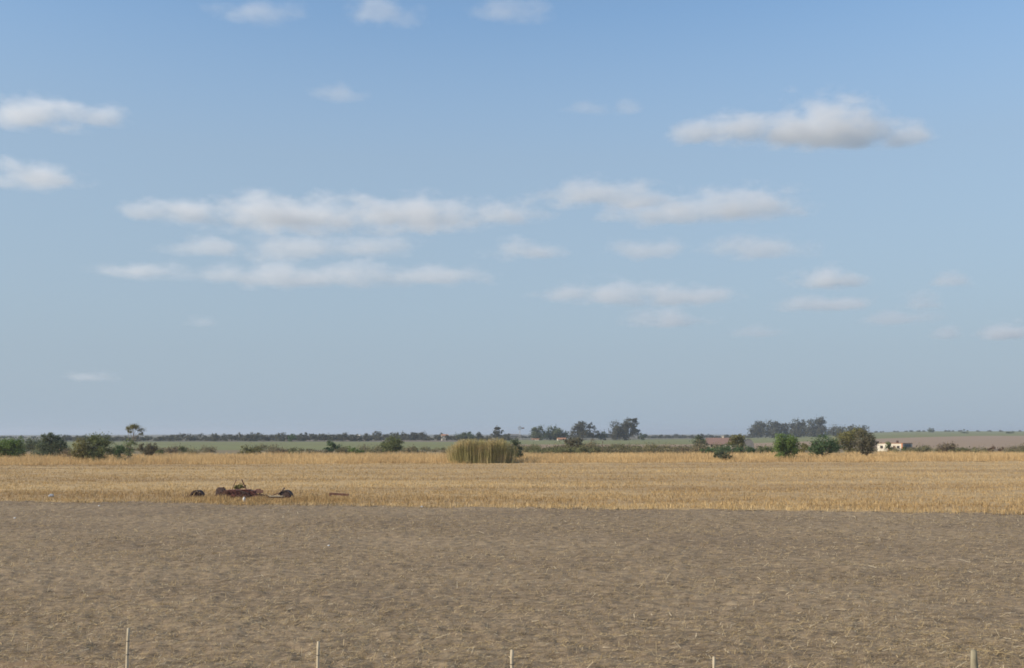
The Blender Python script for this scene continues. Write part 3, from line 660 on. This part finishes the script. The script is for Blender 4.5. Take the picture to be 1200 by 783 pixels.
def main_wreck():
    g = at(280, 585, WY); root = empty('farm_machine', (g.x, WY, -0.14)); q = lambda px, py, dy=0.0: rel(root, wp(px, py, dy))
    f = MB()
    for dy in (-0.55, 0.65):
        f.box((q(280, 581).x, dy, 0.52), (4.25, 0.10, 0.14))
    for px in (254, 268, 283, 297, 306): f.box((q(px, 581).x, 0.05, 0.52), (0.09, 1.3, 0.09))
    f.build('frame', M['rust'], root)
    # long red grain box with sloping sides
    b = MB(); x0, x1 = q(266, 580).x, q(300, 580).x; prof = [(-0.34, 0.50), (0.34, 0.50), (0.52, 1.02), (-0.50, 0.98)]
    for i, x in enumerate((x0, x1)):
        pts = [(x, y_, z_ - 0.04*i) for y_, z_ in prof]; b.v += pts
    b.f += [(0, 1, 2, 3), (7, 6, 5, 4), (0, 4, 5, 1), (1, 5, 6, 2), (2, 6, 7, 3), (3, 7, 4, 0)]
    hop = b.build('grain_box', M['rust_red'], root)
    for k in range(7):
        s = MB(); x = x0 + (x1-x0)*(k+0.5)/7; s.box((x, -0.455, 0.74), (0.05, 0.03, 0.46), Matrix.Rotation(R(17), 3, 'X')); s.build('rib', M['rust'], hop)
    l = MB(); l.box(((x0+x1)/2 - 0.2, 0.0, 1.035), (x1-x0-0.5, 0.9, 0.035), Matrix.Rotation(R(-1.5), 3, 'Y')); l.build('lid', M['rust_red'], hop)
    # engine block and hood at the left end
    e = MB(); e.box((q(258.5, 580).x, 0.05, 0.84), (0.80, 0.75, 0.62), None, 0.86); eng = e.build('engine', M['rust_dark'], root)
    e = MB(); e.box((q(258.5, 580).x, 0.05, 1.19), (0.55, 0.4, 0.12)); e.build('cover', M['rust_dark'], eng)
    e = MB(); e.tube([(q(262, 580).x, -0.1, 1.14), (q(262, 580).x, -0.1, 1.32)], [0.05, 0.04], 8); e.build('exhaust', M['rust'], eng)
    c = MB(); c.tube([(q(265, 578).x, -0.2, 0.88), (q(271, 578).x, -0.3, 0.86)], [0.16, 0.16], 10); c.build('drive_shaft', M['rust_dark'], root)
    # levers that stick up
    for a, m_, e_, w_ in (((271, 578), (274, 569), (277, 562.5), 0.034), ((291, 578), (287, 570), (283.3, 562), 0.052)):
        t = MB(); t.tube([q(*a, -0.1), q(*m_, -0.05), q(*e_, 0)], [w_*1.3, w_, w_*1.1], 6); t.build('lever', M['rust'], root)
    t = MB(); t.box((q(305.5, 580).x, -0.3, 0.80), (0.12, 0.12, 0.62)); t.box((q(303.5, 576).x, -0.3, 1.07), (0.42, 0.10, 0.08)); t.build('upright', M['rust_red'], root)
    # drawbar to the left
    t = MB(); t.tube([(q(254, 580).x, -0.45, 0.5), (q(250, 582).x, 0, 0.34)], [0.05, 0.04], 6); t.tube([(q(254, 580).x, 0.5, 0.5), (q(250, 582).x, 0, 0.34)], [0.05, 0.04], 6)
    t.build('drawbar', M['rust'], root)
    wheel(root, (q(290, 583).x, -0.78, 0.42), 0.42, 0.13, 'dark sunken front wheel'); wheel(root, (q(290, 583).x, 0.9, 0.42), 0.42, 0.13)
    wheel(root, (q(259, 583).x, -0.78, 0.36), 0.36, 0.12); wheel(root, (q(259, 583).x, 0.9, 0.36), 0.36, 0.12)
    for k in range(8):
        t = MB(); x = x0 + (x1-x0)*(k+0.5)/8
        t.tube([(x, -0.5, 0.5), (x + 0.03, -0.62, 0.3), (x + 0.02, -0.5, 0.06)], [0.022, 0.022, 0.014], 5); t.build('tine', M['rust'], root)
    r = np.random.default_rng(12)
    for k in range(9):                                   # torn sheet and loose iron heaped on and beside it
        x = q(r.uniform(252, 309), 580).x; z = r.uniform(0.25, 0.95); t = MB()
        rot = Matrix.Rotation(r.normal(0, 0.5), 3, 'Y') @ Matrix.Rotation(r.normal(0, 0.5), 3, 'X')
        t.box((x, r.uniform(-0.75, -0.45), z), (r.uniform(0.25, 0.8), 0.05, r.uniform(0.10, 0.30)), rot); t.build('torn_sheet', M[('rust', 'rust_dark', 'rust_red')[k % 3]], root)
    for k in range(5):
        x = q(r.uniform(254, 306), 580).x; t = MB(); t.tube([(x, -0.6, 0.35), (x + r.normal(0, 0.35), -0.4, r.uniform(0.9, 1.35))], [0.028, 0.02], 5); t.build('bent_rod', M['rust'], root)
    return tag(root, 'long rusty red derelict farm machine with two levers sticking up', 'farm machine')
main_wreck()
def trailer_wreck():
    g = at(327, 585, WY); root = empty('farm_trailer', (g.x, WY - 0.3, -0.10)); q = lambda px, py, dy=0.0: rel(root, wp(px, py, dy))
    b = MB(); b.box((q(328.5, 584).x, 0, 0.38), (1.72, 1.15, 0.12)); b.build('bed', M['rust_dark'], root)
    b = MB(); b.box((q(327.5, 584).x, -0.60, 0.47), (1.45, 0.05, 0.07)); b.build('side_rail', M['old_wood'], root)['label'] = 'pale wooden side rail'
    # bent mudguard: part of a cylinder shell
    c = Vector((q(335.5, 582).x, 0, 0.45)); v, fq, n = [], [], 14
    for i in range(n+1):
        t = R(8) + R(158)*i/n
        for rr in (0.60, 0.53):
            for y in (-0.5, 0.45): v.append(tuple(c + Vector((math.cos(t)*rr, y, math.sin(t)*rr*0.92))))
    m = MB(); m.v = v
    for i in range(n):
        a, d = i*4, (i+1)*4
        m.f += [(a, a+1, d+1, d), (a+2, d+2, d+3, a+3), (a, d, d+2, a+2), (a+1, a+3, d+3, d+1)]
    m.f += [(0, 2, 3, 1), (n*4, n*4+1, n*4+3, n*4+2)]
    m.build('hood', M['rust_dark'], root)
    m = MB(); m.tube([c + Vector((0, -0.42, 0.02)), c + Vector((0, 0.40, 0.02))], [0.44, 0.44], 14); m.build('drum', M['rust_dark'], root)
    m = MB(); m.tube([c + Vector((-0.35, 0, 0.45)), c + Vector((-0.1, 0, 0.74))], [0.05, 0.07], 7); m.build('stub_pipe', M['rust_dark'], root)
    m = MB(); m.tube([q(312, 583.5, -0.2), q(330, 576.5, -0.1)], [0.04, 0.035], 6); m.build('drawbar', M['rust'], root)
    wheel(root, (q(313.5, 584).x, -0.4, 0.30), 0.30, 0.12); wheel(root, (q(338.5, 584).x, -0.72, 0.34), 0.34, 0.12); wheel(root, (q(338.5, 584).x, 0.72, 0.34), 0.34, 0.12)
    m = MB(); m.tube([(q(338.5, 584).x, -0.72, 0.34), (q(338.5, 584).x, 0.72, 0.34)], [0.04, 0.04], 6); m.build('axle', M['rust'], root)
    return tag(root, 'low dark farm trailer with pale rail right of the red machine', 'farm trailer')
trailer_wreck()
def rake_wreck():
    g = at(229, 584, WY); root = empty('hay_rake', (g.x, WY + 0.2, -0.16)); q = lambda px, py, dy=0.0: rel(root, wp(px, py, dy))
    wheel(root, (q(229, 580).x, -0.15, 0.46), 0.46, 0.16, spokes=6); wheel(root, (q(229.5, 580).x, 0.75, 0.44), 0.44, 0.14, spokes=6)
    m = MB(); m.tube([(q(229, 580).x, -0.2, 0.46), (q(229, 580).x, 0.8, 0.46)], [0.05, 0.05], 6); m.build('axle', M['rust'], root)
    v = MB(); 
    c = Vector((q(229.5, 580).x, 0.25, 0.46))
    for i in range(9):
        t = R(20) + R(140)*i/8
        v.box(c + Vector((math.cos(t)*0.55, 0, math.sin(t)*0.52)), (0.06, 0.8, 0.21), Matrix.Rotation(-t + math.pi/2 - math.pi/2, 3, 'Y'))
    v.build('hood', M['rust_dark'], root)
    m = MB(); m.box((c.x + 0.05, 0.3, 0.55), (0.62, 0.5, 0.42), Matrix.Rotation(0.3, 3, 'Y'), 0.8); m.build('gear_box', M['rust_dark'], root)
    m = MB(); m.tube([(q(231, 577).x, 0.1, 0.6), (q(238.5, 582).x, 0.0, 0.30)], [0.05, 0.035], 6); m.build('drawbar', M['rust_dark'], root)
    m = MB(); m.tube([(q(226, 581).x, 0.1, 0.42), (q(214.5, 582).x, 0.1, 0.34)], [0.03, 0.025], 6); m.build('tine_bar', M['rust'], root)
    for px in (215, 217.4, 220, 222.4):
        m = MB(); m.tube([(q(px, 580).x, 0.1, 0.36), (q(px, 580).x - 0.10, 0.05, 0.50), (q(px, 580).x - 0.06, 0, 0.62)], [0.02, 0.02, 0.012], 5); m.build('tine', M['rust'], root)
    return tag(root, 'small dark rusty wheel rake left of the red machine', 'hay rake')
rake_wreck()
def beam():
    Y = depth_of(583); a = at(386, 580, Y); c = at(409, 581.5, Y); m = (a + c)/2
    b = MB(); b.box((0, 0, 0), ((c-a).length, 0.22, 0.20), Matrix.Rotation(math.atan2(a.z-c.z, c.x-a.x), 3, 'Y'))
    b.box((-(c-a).length*0.46, 0.0, -0.16), (0.16, 0.4, 0.26)); b.box(((c-a).length*0.42, 0.0, -0.18), (0.14, 0.4, 0.24))
    o = b.build('iron_beam', M['rust'], None, False, (m.x, Y, max(m.z, 0.30)))
    return tag(o, 'dark rusty beam lying alone in the stubble right of the wrecks', 'beam')
beam()
def container():
    Y = depth_of(588.5); X = at(286, 588, Y).x; root = empty('plastic_container', (X, Y, 0))
    b = MB(); b.tube([(0, 0, 0), (0, 0, 0.03), (0, 0, 0.34), (0, 0, 0.42)], [0.10, 0.115, 0.115, 0.05], 14); b.build('body', M['plastic'], root, True)
    b = MB(); b.tube([(0, 0, 0.42), (0, 0, 0.47)], [0.055, 0.055], 10); b.build('cap', M['plastic'], root)
    return tag(root, 'small white plastic container in front of the red machine', 'container')
container()
def crumpled(px, py, w, label, mat, name, cat, seed):
    Y = depth_of(py); X = at(px, py, Y).x; r = np.random.default_rng(seed)
    import bmesh
    bm = bmesh.new(); bmesh.ops.create_icosphere(bm, subdivisions=2, radius=w/2)
    for v in bm.verts:
        k = 0.72 + 0.5*r.random(); v.co = Vector((v.co.x*k, v.co.y*k*0.8, max(v.co.z*k*0.55, -0.12*w) + 0.12*w))
    me = bpy.data.meshes.new(name); bm.to_mesh(me); bm.free(); me.materials.append(mat)
    o = link(name, me, None, (X, Y, 0.02 + (0.10 if py < 585 else 0.0)))
    return tag(o, label, cat)
crumpled(60, 583.5, 0.62, 'grey crumpled plastic bag at the stubble edge on the left', M['bag'], 'plastic_bag', 'bag', 3)
crumpled(116, 593.5, 0.20, 'tiny pale scrap on bare soil just below the grey bag', M['plastic'], 'litter_scrap', 'litter', 4)
crumpled(17, 608, 0.20, 'tiny white scrap on the bare soil near the left edge', M['plastic'], 'litter_scrap', 'litter', 5)
crumpled(385, 640.5, 0.17, 'tiny white scrap alone out on the bare field', M['plastic'], 'litter_scrap', 'litter', 6)
crumpled(494, 594.5, 0.24, 'pale scrap at the stubble edge below the reeds', M['plastic'], 'litter_scrap', 'litter', 7)

# ------------------------------------------------------------------ farm buildings
def gable_house(name, label, px, Y, L, Wd, hw, hr, rz, wall, roof, win, door, group, chimney=None, eave=0.35):
    X = at(px, 500, Y).x; root = empty(name, (X, Y, float(hgt(X, Y))), rz)
    b = MB(); x, y = L/2, Wd/2
    b.v = [(-x, -y, -0.3), (x, -y, -0.3), (x, y, -0.3), (-x, y, -0.3), (-x, -y, hw), (x, -y, hw), (x, y, hw), (-x, y, hw), (-x, 0, hw+hr), (x, 0, hw+hr)]
    b.f = [(0, 1, 5, 4), (2, 3, 7, 6), (1, 2, 6, 9, 5), (3, 0, 4, 8, 7), (3, 2, 1, 0)]
    b.build('wall', wall, root)
    ro = MB(); xe = x + eave; sl = hr/y; ye = y + eave; th = 0.12
    for s in (-1, 1):
        n0 = len(ro.v)
        for (yy, zz) in ((0, hw+hr+0.02), (s*ye, hw - sl*eave + 0.02), (s*ye, hw - sl*eave + 0.02 + th), (0, hw+hr+0.02+th)):
            ro.v += [(-xe, yy, zz), (xe, yy, zz)]
        ro.f += [(n0+6, n0+7, n0+5, n0+4), (n0, n0+2, n0+3, n0+1), (n0+2, n0+4, n0+5, n0+3), (n0, n0+6, n0+4, n0+2), (n0+1, n0+3, n0+5, n0+7)]
    rf = ro.build('roof', roof, root)
    if chimney:
        c = MB(); c.box((chimney[0], chimney[1], hw + hr), (0.75, 0.6, 1.5)); c.box((chimney[0], chimney[1], hw + hr + 0.80), (0.9, 0.75, 0.12)); c.build('chimney', M['white_wall'], rf)
    for wx, wz, ww, wh in win: window(root, wx, -y, wz, ww, wh)
    for dx, dw, dh in door:
        d = MB(); d.box((dx, -y - 0.02, dh/2), (dw, 0.06, dh)); d.build('door', M['door_wood'], root)
    return tag(root, label, 'house', group)
def window(root, wx, wy, wz, ww, wh):
    f = MB()
    for dx in (-1, 1): f.box((wx + dx*(ww/2 + 0.04), wy - 0.03, wz), (0.08, 0.10, wh + 0.16))
    for dz in (-1, 1): f.box((wx, wy - 0.03, wz + dz*(wh/2 + 0.04)), (ww, 0.10, 0.08))
    w = f.build('window', M['door_wood'], root)
    p = MB(); p.box((wx, wy - 0.005, wz), (ww, 0.03, wh)); p.build('pane', M['dark_pane'], w)
GH = 'farm buildings'
gable_house('farm_house', 'low farm house with reddish roof behind the dark hedge', 842, 405, 9.6, 6.4, 2.15, 2.3, R(-6), M['white_wall'], M['tile'],
            [(-3.1, 1.3, 0.9, 0.9), (0.6, 1.3, 0.9, 0.9), (3.3, 1.3, 0.9, 0.9)], [(-1.2, 0.9, 2.0)], GH, (1.7, 0.3))
def arched_shed():
    Y = 404; X = at(876.5, 500, Y).x; root = empty('arched_shed', (X, Y, 0), R(-8)); n = 16; w, H, D = 2.35, 4.15, 7.0
    v = []; b = MB()
    for i in range(n+1):
        t = math.pi*i/n; cx, cz = -w*math.cos(t)*(1.0 if True else 1), H*math.sin(t)**0.75
        v += [(cx, 0, cz), (cx, D, cz), (cx*0.975, 0, cz*0.98), (cx*0.975, D, cz*0.98)]
    b.v = v
    for i in range(n):
        a, d = i*4, (i+1)*4; b.f += [(a, d, d+1, a+1), (a+2, a+3, d+3, d+2), (a, a+2, d+2, d), (a+1, d+1, d+3, a+3)]
    b.build('roof', M['zinc'], root)
    e = MB(); e.poly([(p[0]*0.97, 0.15, p[2]*0.975) for p in v[::4]]); e.poly([(p[0]*0.97, D - 0.15, p[2]*0.975) for p in v[::4]][::-1]); e.build('end_wall', M['zinc'], root)
    d = MB(); d.box((0, 0.11, 1.35), (2.2, 0.06, 2.7)); d.build('door', M['zinc'], root)
    return tag(root, 'grey arched metal shed right of the red roofed house', 'shed', GH)
arched_shed()
def pale_building():
    Y = 350; X = at(1057, 500, Y).x; z = float(hgt(X, Y)); root = empty('farm_building', (X, Y, z), R(-50))
    # origin at the corner that points to the camera; long lit face runs to the left, short shaded face to the right
    L1, L2, H = 9.6, 6.6, 2.75
    b = MB(); b.box((-L1/2, L2/2, H/2 - 0.15), (L1, L2, H + 0.3)); b.build('wall', M['white_wall'], root)
    b = MB(); b.box((-L1/2, L2/2, H + 0.11), (L1 + 0.3, L2 + 0.3, 0.16)); rf = b.build('roof', M['orange_roof'], root)
    b = MB(); b.tube([(-3.4, 2.6, H + 0.19), (-3.4, 2.6, H + 1.0)], [0.42, 0.42], 12); b.build('water_tank', M['rust_dark'], rf)
    for x in (-0.26, -5.4):
        b = MB(); b.box((x, -0.04, H/2), (0.5, 0.09, H)); b.build('corner_pier', M['brick'], root)
    b = MB(); b.box((-3.2, -0.02, 1.0), (1.0, 0.07, 2.0)); b.build('door', M['door_wood'], root)
    b = MB(); b.box((L1*0 + 0.02, L2/2, 1.3), (0.08, 4.6, 2.5)); b.build('end_shade_panel', M['zinc'], root)  # dark sheet over the end wall, its colour stands in for the shade there
    for x in (-8.0, -1.7): window(root, x, 0, 1.5, 0.9, 0.8)
    return tag(root, 'pale flat roofed farm building with a dark shaded end', 'house', GH)
pale_building()
gable_house('far_cottage', 'tiny far cottage with an orange roof beside the grey brown bush', 658, 995, 8.4, 5, 1.0, 1.5, R(10), M['white_wall'], M['orange_roof'], [(2, 0.8, 0.8, 0.7)], [(-1, 0.9, 1.3)], GH)
gable_house('far_cottage', 'tiny far pale cottage under the trees right of the windmill', 627.5, 992, 7.5, 5, 0.9, 0.8, R(-14), M['white_wall'], M['orange_roof'], [(2, 0.8, 0.8, 0.7)], [(-1, 0.9, 1.2)], GH)
gable_house('far_house', 'tiny bright white house in the far tree line left of the round tree', 421, 893, 3.4, 4, 4.2, 1.0, R(-30), M['white_wall'], M['white_wall'], [(1, 2.5, 0.8, 1.0)], [(-0.8, 0.9, 2.0)], GH)
gable_house('far_house', 'far house with a tan roof in the tree line left of the reeds', 521, 985, 6.0, 5, 4.6, 1.4, R(12), M['white_wall'], M['orange_roof'], [(1.5, 2.0, 0.8, 1.0)], [(-1, 0.9, 2.0)], GH)
gable_house('long_shed', 'far long grey shed left of the windmill', 600, 1030, 14.0, 6, 4.6, 1.6, R(4), M['zinc'], M['zinc'], [(4, 2.5, 1.2, 1.0)], [(-3, 3.0, 3.0)], GH)
def wind_pump():
    Y = 985; X = at(609.3, 500, Y).x; root = empty('wind_pump', (X, Y, float(hgt(X, Y)))); H = 11.6
    for sx in (-1, 1):
        for sy in (-1, 1):
            t = MB(); t.tube([(sx*1.25, sy*1.25, 0), (sx*0.18, sy*0.18, H)], [0.11, 0.09], 5); t.build('tower_leg', M['galv'], root)
    t = MB()
    for i in range(1, 7):
        f = i/7; w = 1.25*(1-f) + 0.18*f; z = H*f; w2 = 1.25*(1-f+1/7) + 0.18*(f-1/7); z2 = H*(f-1/7)
        for a, c in (((-1, -1), (1, -1)), ((1, -1), (1, 1)), ((1, 1), (-1, 1)), ((-1, 1), (-1, -1))):
            t.tube([(a[0]*w, a[1]*w, z), (c[0]*w, c[1]*w, z)], [0.05, 0.05], 4, False); t.tube([(a[0]*w2, a[1]*w2, z2), (c[0]*w, c[1]*w, z)], [0.04, 0.04], 4, False)
    t.build('brace', M['galv'], root)
    c = Vector((-0.1, -0.7, H + 0.4)); ax = Vector((0.45, -1, 0)).normalized(); a = Vector((0, 0, 1)); b_ = ax.cross(a)
    w = MB(); w.ring(c, ax, 1.9, 1.82, 0.06, 24); w.ring(c, ax, 0.75, 0.69, 0.06, 18); wh = w.build('wheel', M['galv'], root)
    for k in range(16):
        t0 = 2*math.pi*k/16; d = a*math.cos(t0) + b_*math.sin(t0); p = ax.cross(d); m = MB()
        m.poly([c + d*0.72 - p*0.08 + ax*0.05, c + d*0.72 + p*0.08 - ax*0.05, c + d*1.86 + p*0.26 - ax*0.1, c + d*1.86 - p*0.22 + ax*0.1]); m.build('vane_blade', M['galv'], wh)
    tl = MB(); tl.tube([c, c + Vector((1.6, 1.5, 0))], [0.06, 0.05], 5); tl.box(c + Vector((3.1, 1.9, 0)), (3.0, 0.05, 1.1), Matrix.Rotation(R(20), 3, 'Z')); tl.build('tail_vane', M['orange_roof'], root)
    return tag(root, 'pale lattice wind pump with a tail vane above the tree line', 'windmill')
wind_pump()
def pole(px, top, base, label):
    Y = depth_of(base); X = at(px, 500, Y).x; h = at(px, top, Y).z; root = empty('wooden_pole', (X, Y, 0))
    b = MB(); b.tube([(0, 0, -0.2), (0, 0, h*0.5), (0, 0, h)], [0.11, 0.10, 0.085], 7); b.build('shaft', M['bark'], root)
    b = MB(); b.box((0, -0.11, h - 0.35), (0.5, 0.08, 0.09)); b.build('cross_arm', M['bark'], root)
    return tag(root, label, 'pole', 'thin poles in the scrub')
pole(428, 520.5, 533, 'thin grey pole in the scrub left of the round olive tree')
pole(706, 517, 532, 'thin grey pole in the scrub left of the tallest far tree')

# ------------------------------------------------------------------ haze: the air over the plain
def haze():
    m, t, o = new_mat('haze_air')
    p = nd(t, 'ShaderNodeVolumePrincipled'); p.inputs['Color'].default_value = (0.68, 0.75, 0.86, 1)
    p.inputs['Density'].default_value = 0.00014; p.inputs['Anisotropy'].default_value = 0.2
    t.links.new(p.outputs[0], o.inputs['Volume'])
    b = MB(); b.box((0, 0, 23), (24600, 24600, 50))
    h = b.build('haze', m)
    return tag(h, 'thin pale haze over the whole plain', None, None, 'stuff')
haze()

# ------------------------------------------------------------------ clouds: fair weather cumulus, base near 1500 m
BASE = 1500.0
def cloud(lobes, dens, label, depth=0.7, name='cloud'):
    """lobes: (x, y_base, half width, height) in photo pixels, all on the 1500 m base"""
    L = []
    for (x, y, w, h) in lobes:
        e = (HZ - y) / F; D = (BASE - EYE) / e
        L.append((Vector(((x - 600)/F*D, D, BASE)), 1.06*w/F*D, max(0.90*h/F*D, 20), D))
    C = sum((l[0] for l in L), Vector()) / len(L); C.z = BASE
    sc_ = L[0][3]/F                                       # metres per photo pixel here
    m, t, o = new_mat('cloud_vapour')
    co = nd(t, 'ShaderNodeTexCoord').outputs['Object']
    b = MB(); pts = []; tot = None
    for (c, w, h, D) in L:
        c = c - C; ry = max(w*depth, h*1.3); pad = 1.22; hl = min(h*0.42, 9*D/F)
        for a in range(16):
            for k in range(-4, 5):
                th = a*math.pi/8; ph = k*math.pi/8
                z = math.sin(ph); z = z*h if z > 0 else z*hl
                pts.append(c + Vector((math.cos(th)*math.cos(ph)*w, math.sin(th)*math.cos(ph)*ry, z))*pad)
        s1 = nd(t, 'ShaderNodeVectorMath', operation='SUBTRACT'); s1.inputs[1].default_value = c; t.links.new(co, s1.inputs[0])
        up = nd(t, 'ShaderNodeVectorMath', operation='DIVIDE'); up.inputs[1].default_value = (w, ry, h); t.links.new(s1.outputs[0], up.inputs[0])
        lo = nd(t, 'ShaderNodeVectorMath', operation='DIVIDE'); lo.inputs[1].default_value = (w, ry, hl); t.links.new(s1.outputs[0], lo.inputs[0])
        # above the base the tall radius holds, below it the flat one: z is the larger of both lengths only below
        sx = nd(t, 'ShaderNodeSeparateXYZ'); t.links.new(s1.outputs[0], sx.inputs[0])
        gt = nd(t, 'ShaderNodeMath', operation='GREATER_THAN'); gt.inputs[1].default_value = 0; t.links.new(sx.outputs[2], gt.inputs[0])
        mv = nd(t, 'ShaderNodeMix'); mv.data_type = 'VECTOR'; t.links.new(gt.outputs[0], mv.inputs[0])
        t.links.new(lo.outputs[0], mv.inputs[4]); t.links.new(up.outputs[0], mv.inputs[5])
        ln = nd(t, 'ShaderNodeVectorMath', operation='LENGTH'); t.links.new(mv.outputs[1], ln.inputs[0])
        iv = nd(t, 'ShaderNodeMath', operation='SUBTRACT'); iv.inputs[0].default_value = 1.0; t.links.new(ln.outputs['Value'], iv.inputs[1])
        if tot is None: tot = iv.outputs[0]
        else:
            mx = nd(t, 'ShaderNodeMath', operation='SMOOTH_MAX'); mx.inputs[2].default_value = 0.25
            t.links.new(tot, mx.inputs[0]); t.links.new(iv.outputs[0], mx.inputs[1]); tot = mx.outputs[0]
    gp = nd(t, 'ShaderNodeNewGeometry').outputs['Position']
    n1 = noise(t, 1.0/(30*sc_), 5, 0.60, vec=gp, stretch=(0.75, 0.75, 1.5))
    a1 = nd(t, 'ShaderNodeMath', operation='MULTIPLY_ADD'); t.links.new(n1, a1.inputs[0]); a1.inputs[1].default_value = 2.3; a1.inputs[2].default_value = -1.18
    a2 = nd(t, 'ShaderNodeMath', operation='ADD'); t.links.new(a1.outputs[0], a2.inputs[0]); t.links.new(tot, a2.inputs[1])
    mr = nd(t, 'ShaderNodeMapRange'); mr.interpolation_type = 'SMOOTHSTEP'
    t.links.new(a2.outputs[0], mr.inputs[0]); mr.inputs[1].default_value = 0.0; mr.inputs[2].default_value = 0.85
    mr.inputs[3].default_value = 0.0; mr.inputs[4].default_value = 0.72*dens / (20*sc_)
    v = nd(t, 'ShaderNodeVolumeScatter'); v.inputs['Color'].default_value = (0.985, 0.99, 1.0, 1); v.inputs['Anisotropy'].default_value = 0.25
    t.links.new(mr.outputs[0], v.inputs['Density']); t.links.new(v.outputs[0], o.inputs['Volume'])
    m.cycles.volume_step_rate = 0.35
    import bmesh
    bm = bmesh.new()
    for p in pts: bm.verts.new(p)
    r = bmesh.ops.convex_hull(bm, input=bm.verts)
    bmesh.ops.delete(bm, geom=list({g for g in r['geom_interior'] + r['geom_unused'] if isinstance(g, bmesh.types.BMVert)}), context='VERTS')
    me = bpy.data.meshes.new(name); bm.to_mesh(me); bm.free(); me.materials.append(m)
    o_ = link(name, me, None, C)
    return tag(o_, label, 'cloud', 'fair weather clouds over the plain')
for lobes, dens, label in [
    ([(825, 152, 50, 26), (872, 152, 60, 36), (930, 153, 62, 42), (980, 153, 56, 62), (1022, 155, 62, 46), (1070, 158, 44, 28)], 1.15, 'largest peaked white cloud high on the right'),
    ([(690, 120, 30, 14)], 0.35, 'faint wisp of cloud left of the small puff'),
    ([(740, 120, 20, 18)], 0.4, 'small faint puff of cloud above the middle'),
    ([(390, 102, 36, 18)], 0.4, 'single small faint cloud high above the reeds'),
    ([(25, 130, 85, 30), (105, 132, 32, 24)], 0.8, 'upper flat cloud cut by the left edge'),
    ([(25, 207, 72, 26)], 0.8, 'lower flat cloud cut by the left edge'),
    ([(165, 249, 38, 24), (215, 252, 45, 32), (330, 256, 120, 36), (470, 256, 120, 32), (590, 252, 62, 28)], 0.85, 'longest flat cloud bank, topmost in the left group'),
    ([(235, 290, 66, 20), (340, 293, 90, 30), (430, 290, 75, 22)], 0.5, 'pale middle layer under the longest cloud bank'),
    ([(165, 320, 72, 18), (265, 325, 50, 18), (330, 327, 85, 30), (405, 327, 75, 28), (455, 327, 60, 24), (515, 326, 66, 22)], 0.6, 'lowest bright layer of the left cloud group'),
    ([(615, 296, 52, 22)], 0.8, 'small separate cloud right of the left cloud group'),
    ([(700, 229, 80, 26), (760, 232, 45, 22)], 0.8, 'flat cloud just left of the twin humped bank'),
    ([(785, 249, 85, 24), (870, 245, 88, 38)], 0.85, 'humped grey based cloud bank below the peaked cloud'),
    ([(760, 293, 60, 22)], 0.55, 'faint flat streak of cloud below the humped bank'),
    ([(892, 292, 76, 24)], 0.55, 'faint longer streak of cloud below the humped bank'),
    ([(668, 347, 50, 18), (722, 350, 65, 30), (800, 350, 78, 22)], 0.7, 'long low cloud above the distant eucalyptus trees'),
    ([(785, 376, 58, 22)], 0.8, 'small flat cloud beneath the long low one'),
    ([(965, 331, 45, 26), (1000, 331, 30, 20)], 1.25, 'bright rounded cloud low on the right'),
    ([(972, 358, 58, 18)], 0.8, 'flat pale cloud directly under the bright rounded one'),
    ([(1083, 357, 36, 20)], 0.8, 'small pale cloud right of the flat pale one'),
    ([(1115, 331, 34, 17)], 0.75, 'thin small cloud near the right edge'),
    ([(1182, 391, 40, 22)], 1.2, 'lowest bright cloud at the right edge'),
    ([(1112, 392, 24, 17)], 0.8, 'tiny pale cloud beside the lowest bright one'),
    ([(1058, 375, 56, 18)], 0.5, 'very faint streak low on the right'),
    ([(600, -2, 60, 18)], 0.4, 'cloud at the top edge of the middle'),
    ([(290, 0, 60, 20)], 0.4, 'leftmost cloud touching the top edge'),
    ([(440, 2, 55, 20)], 0.55, 'brightest cloud touching the top edge'),
    ([(890, 391, 38, 16)], 0.5, 'faint little cloud low over the gum grove'),
    ([(240, 380, 28, 14)], 0.7, 'faint little cloud low on the left'),
    ([(100, 443, 36, 14)], 0.6, 'faintest low cloud near the left horizon'),
    ]:
    cloud(lobes, dens, label)
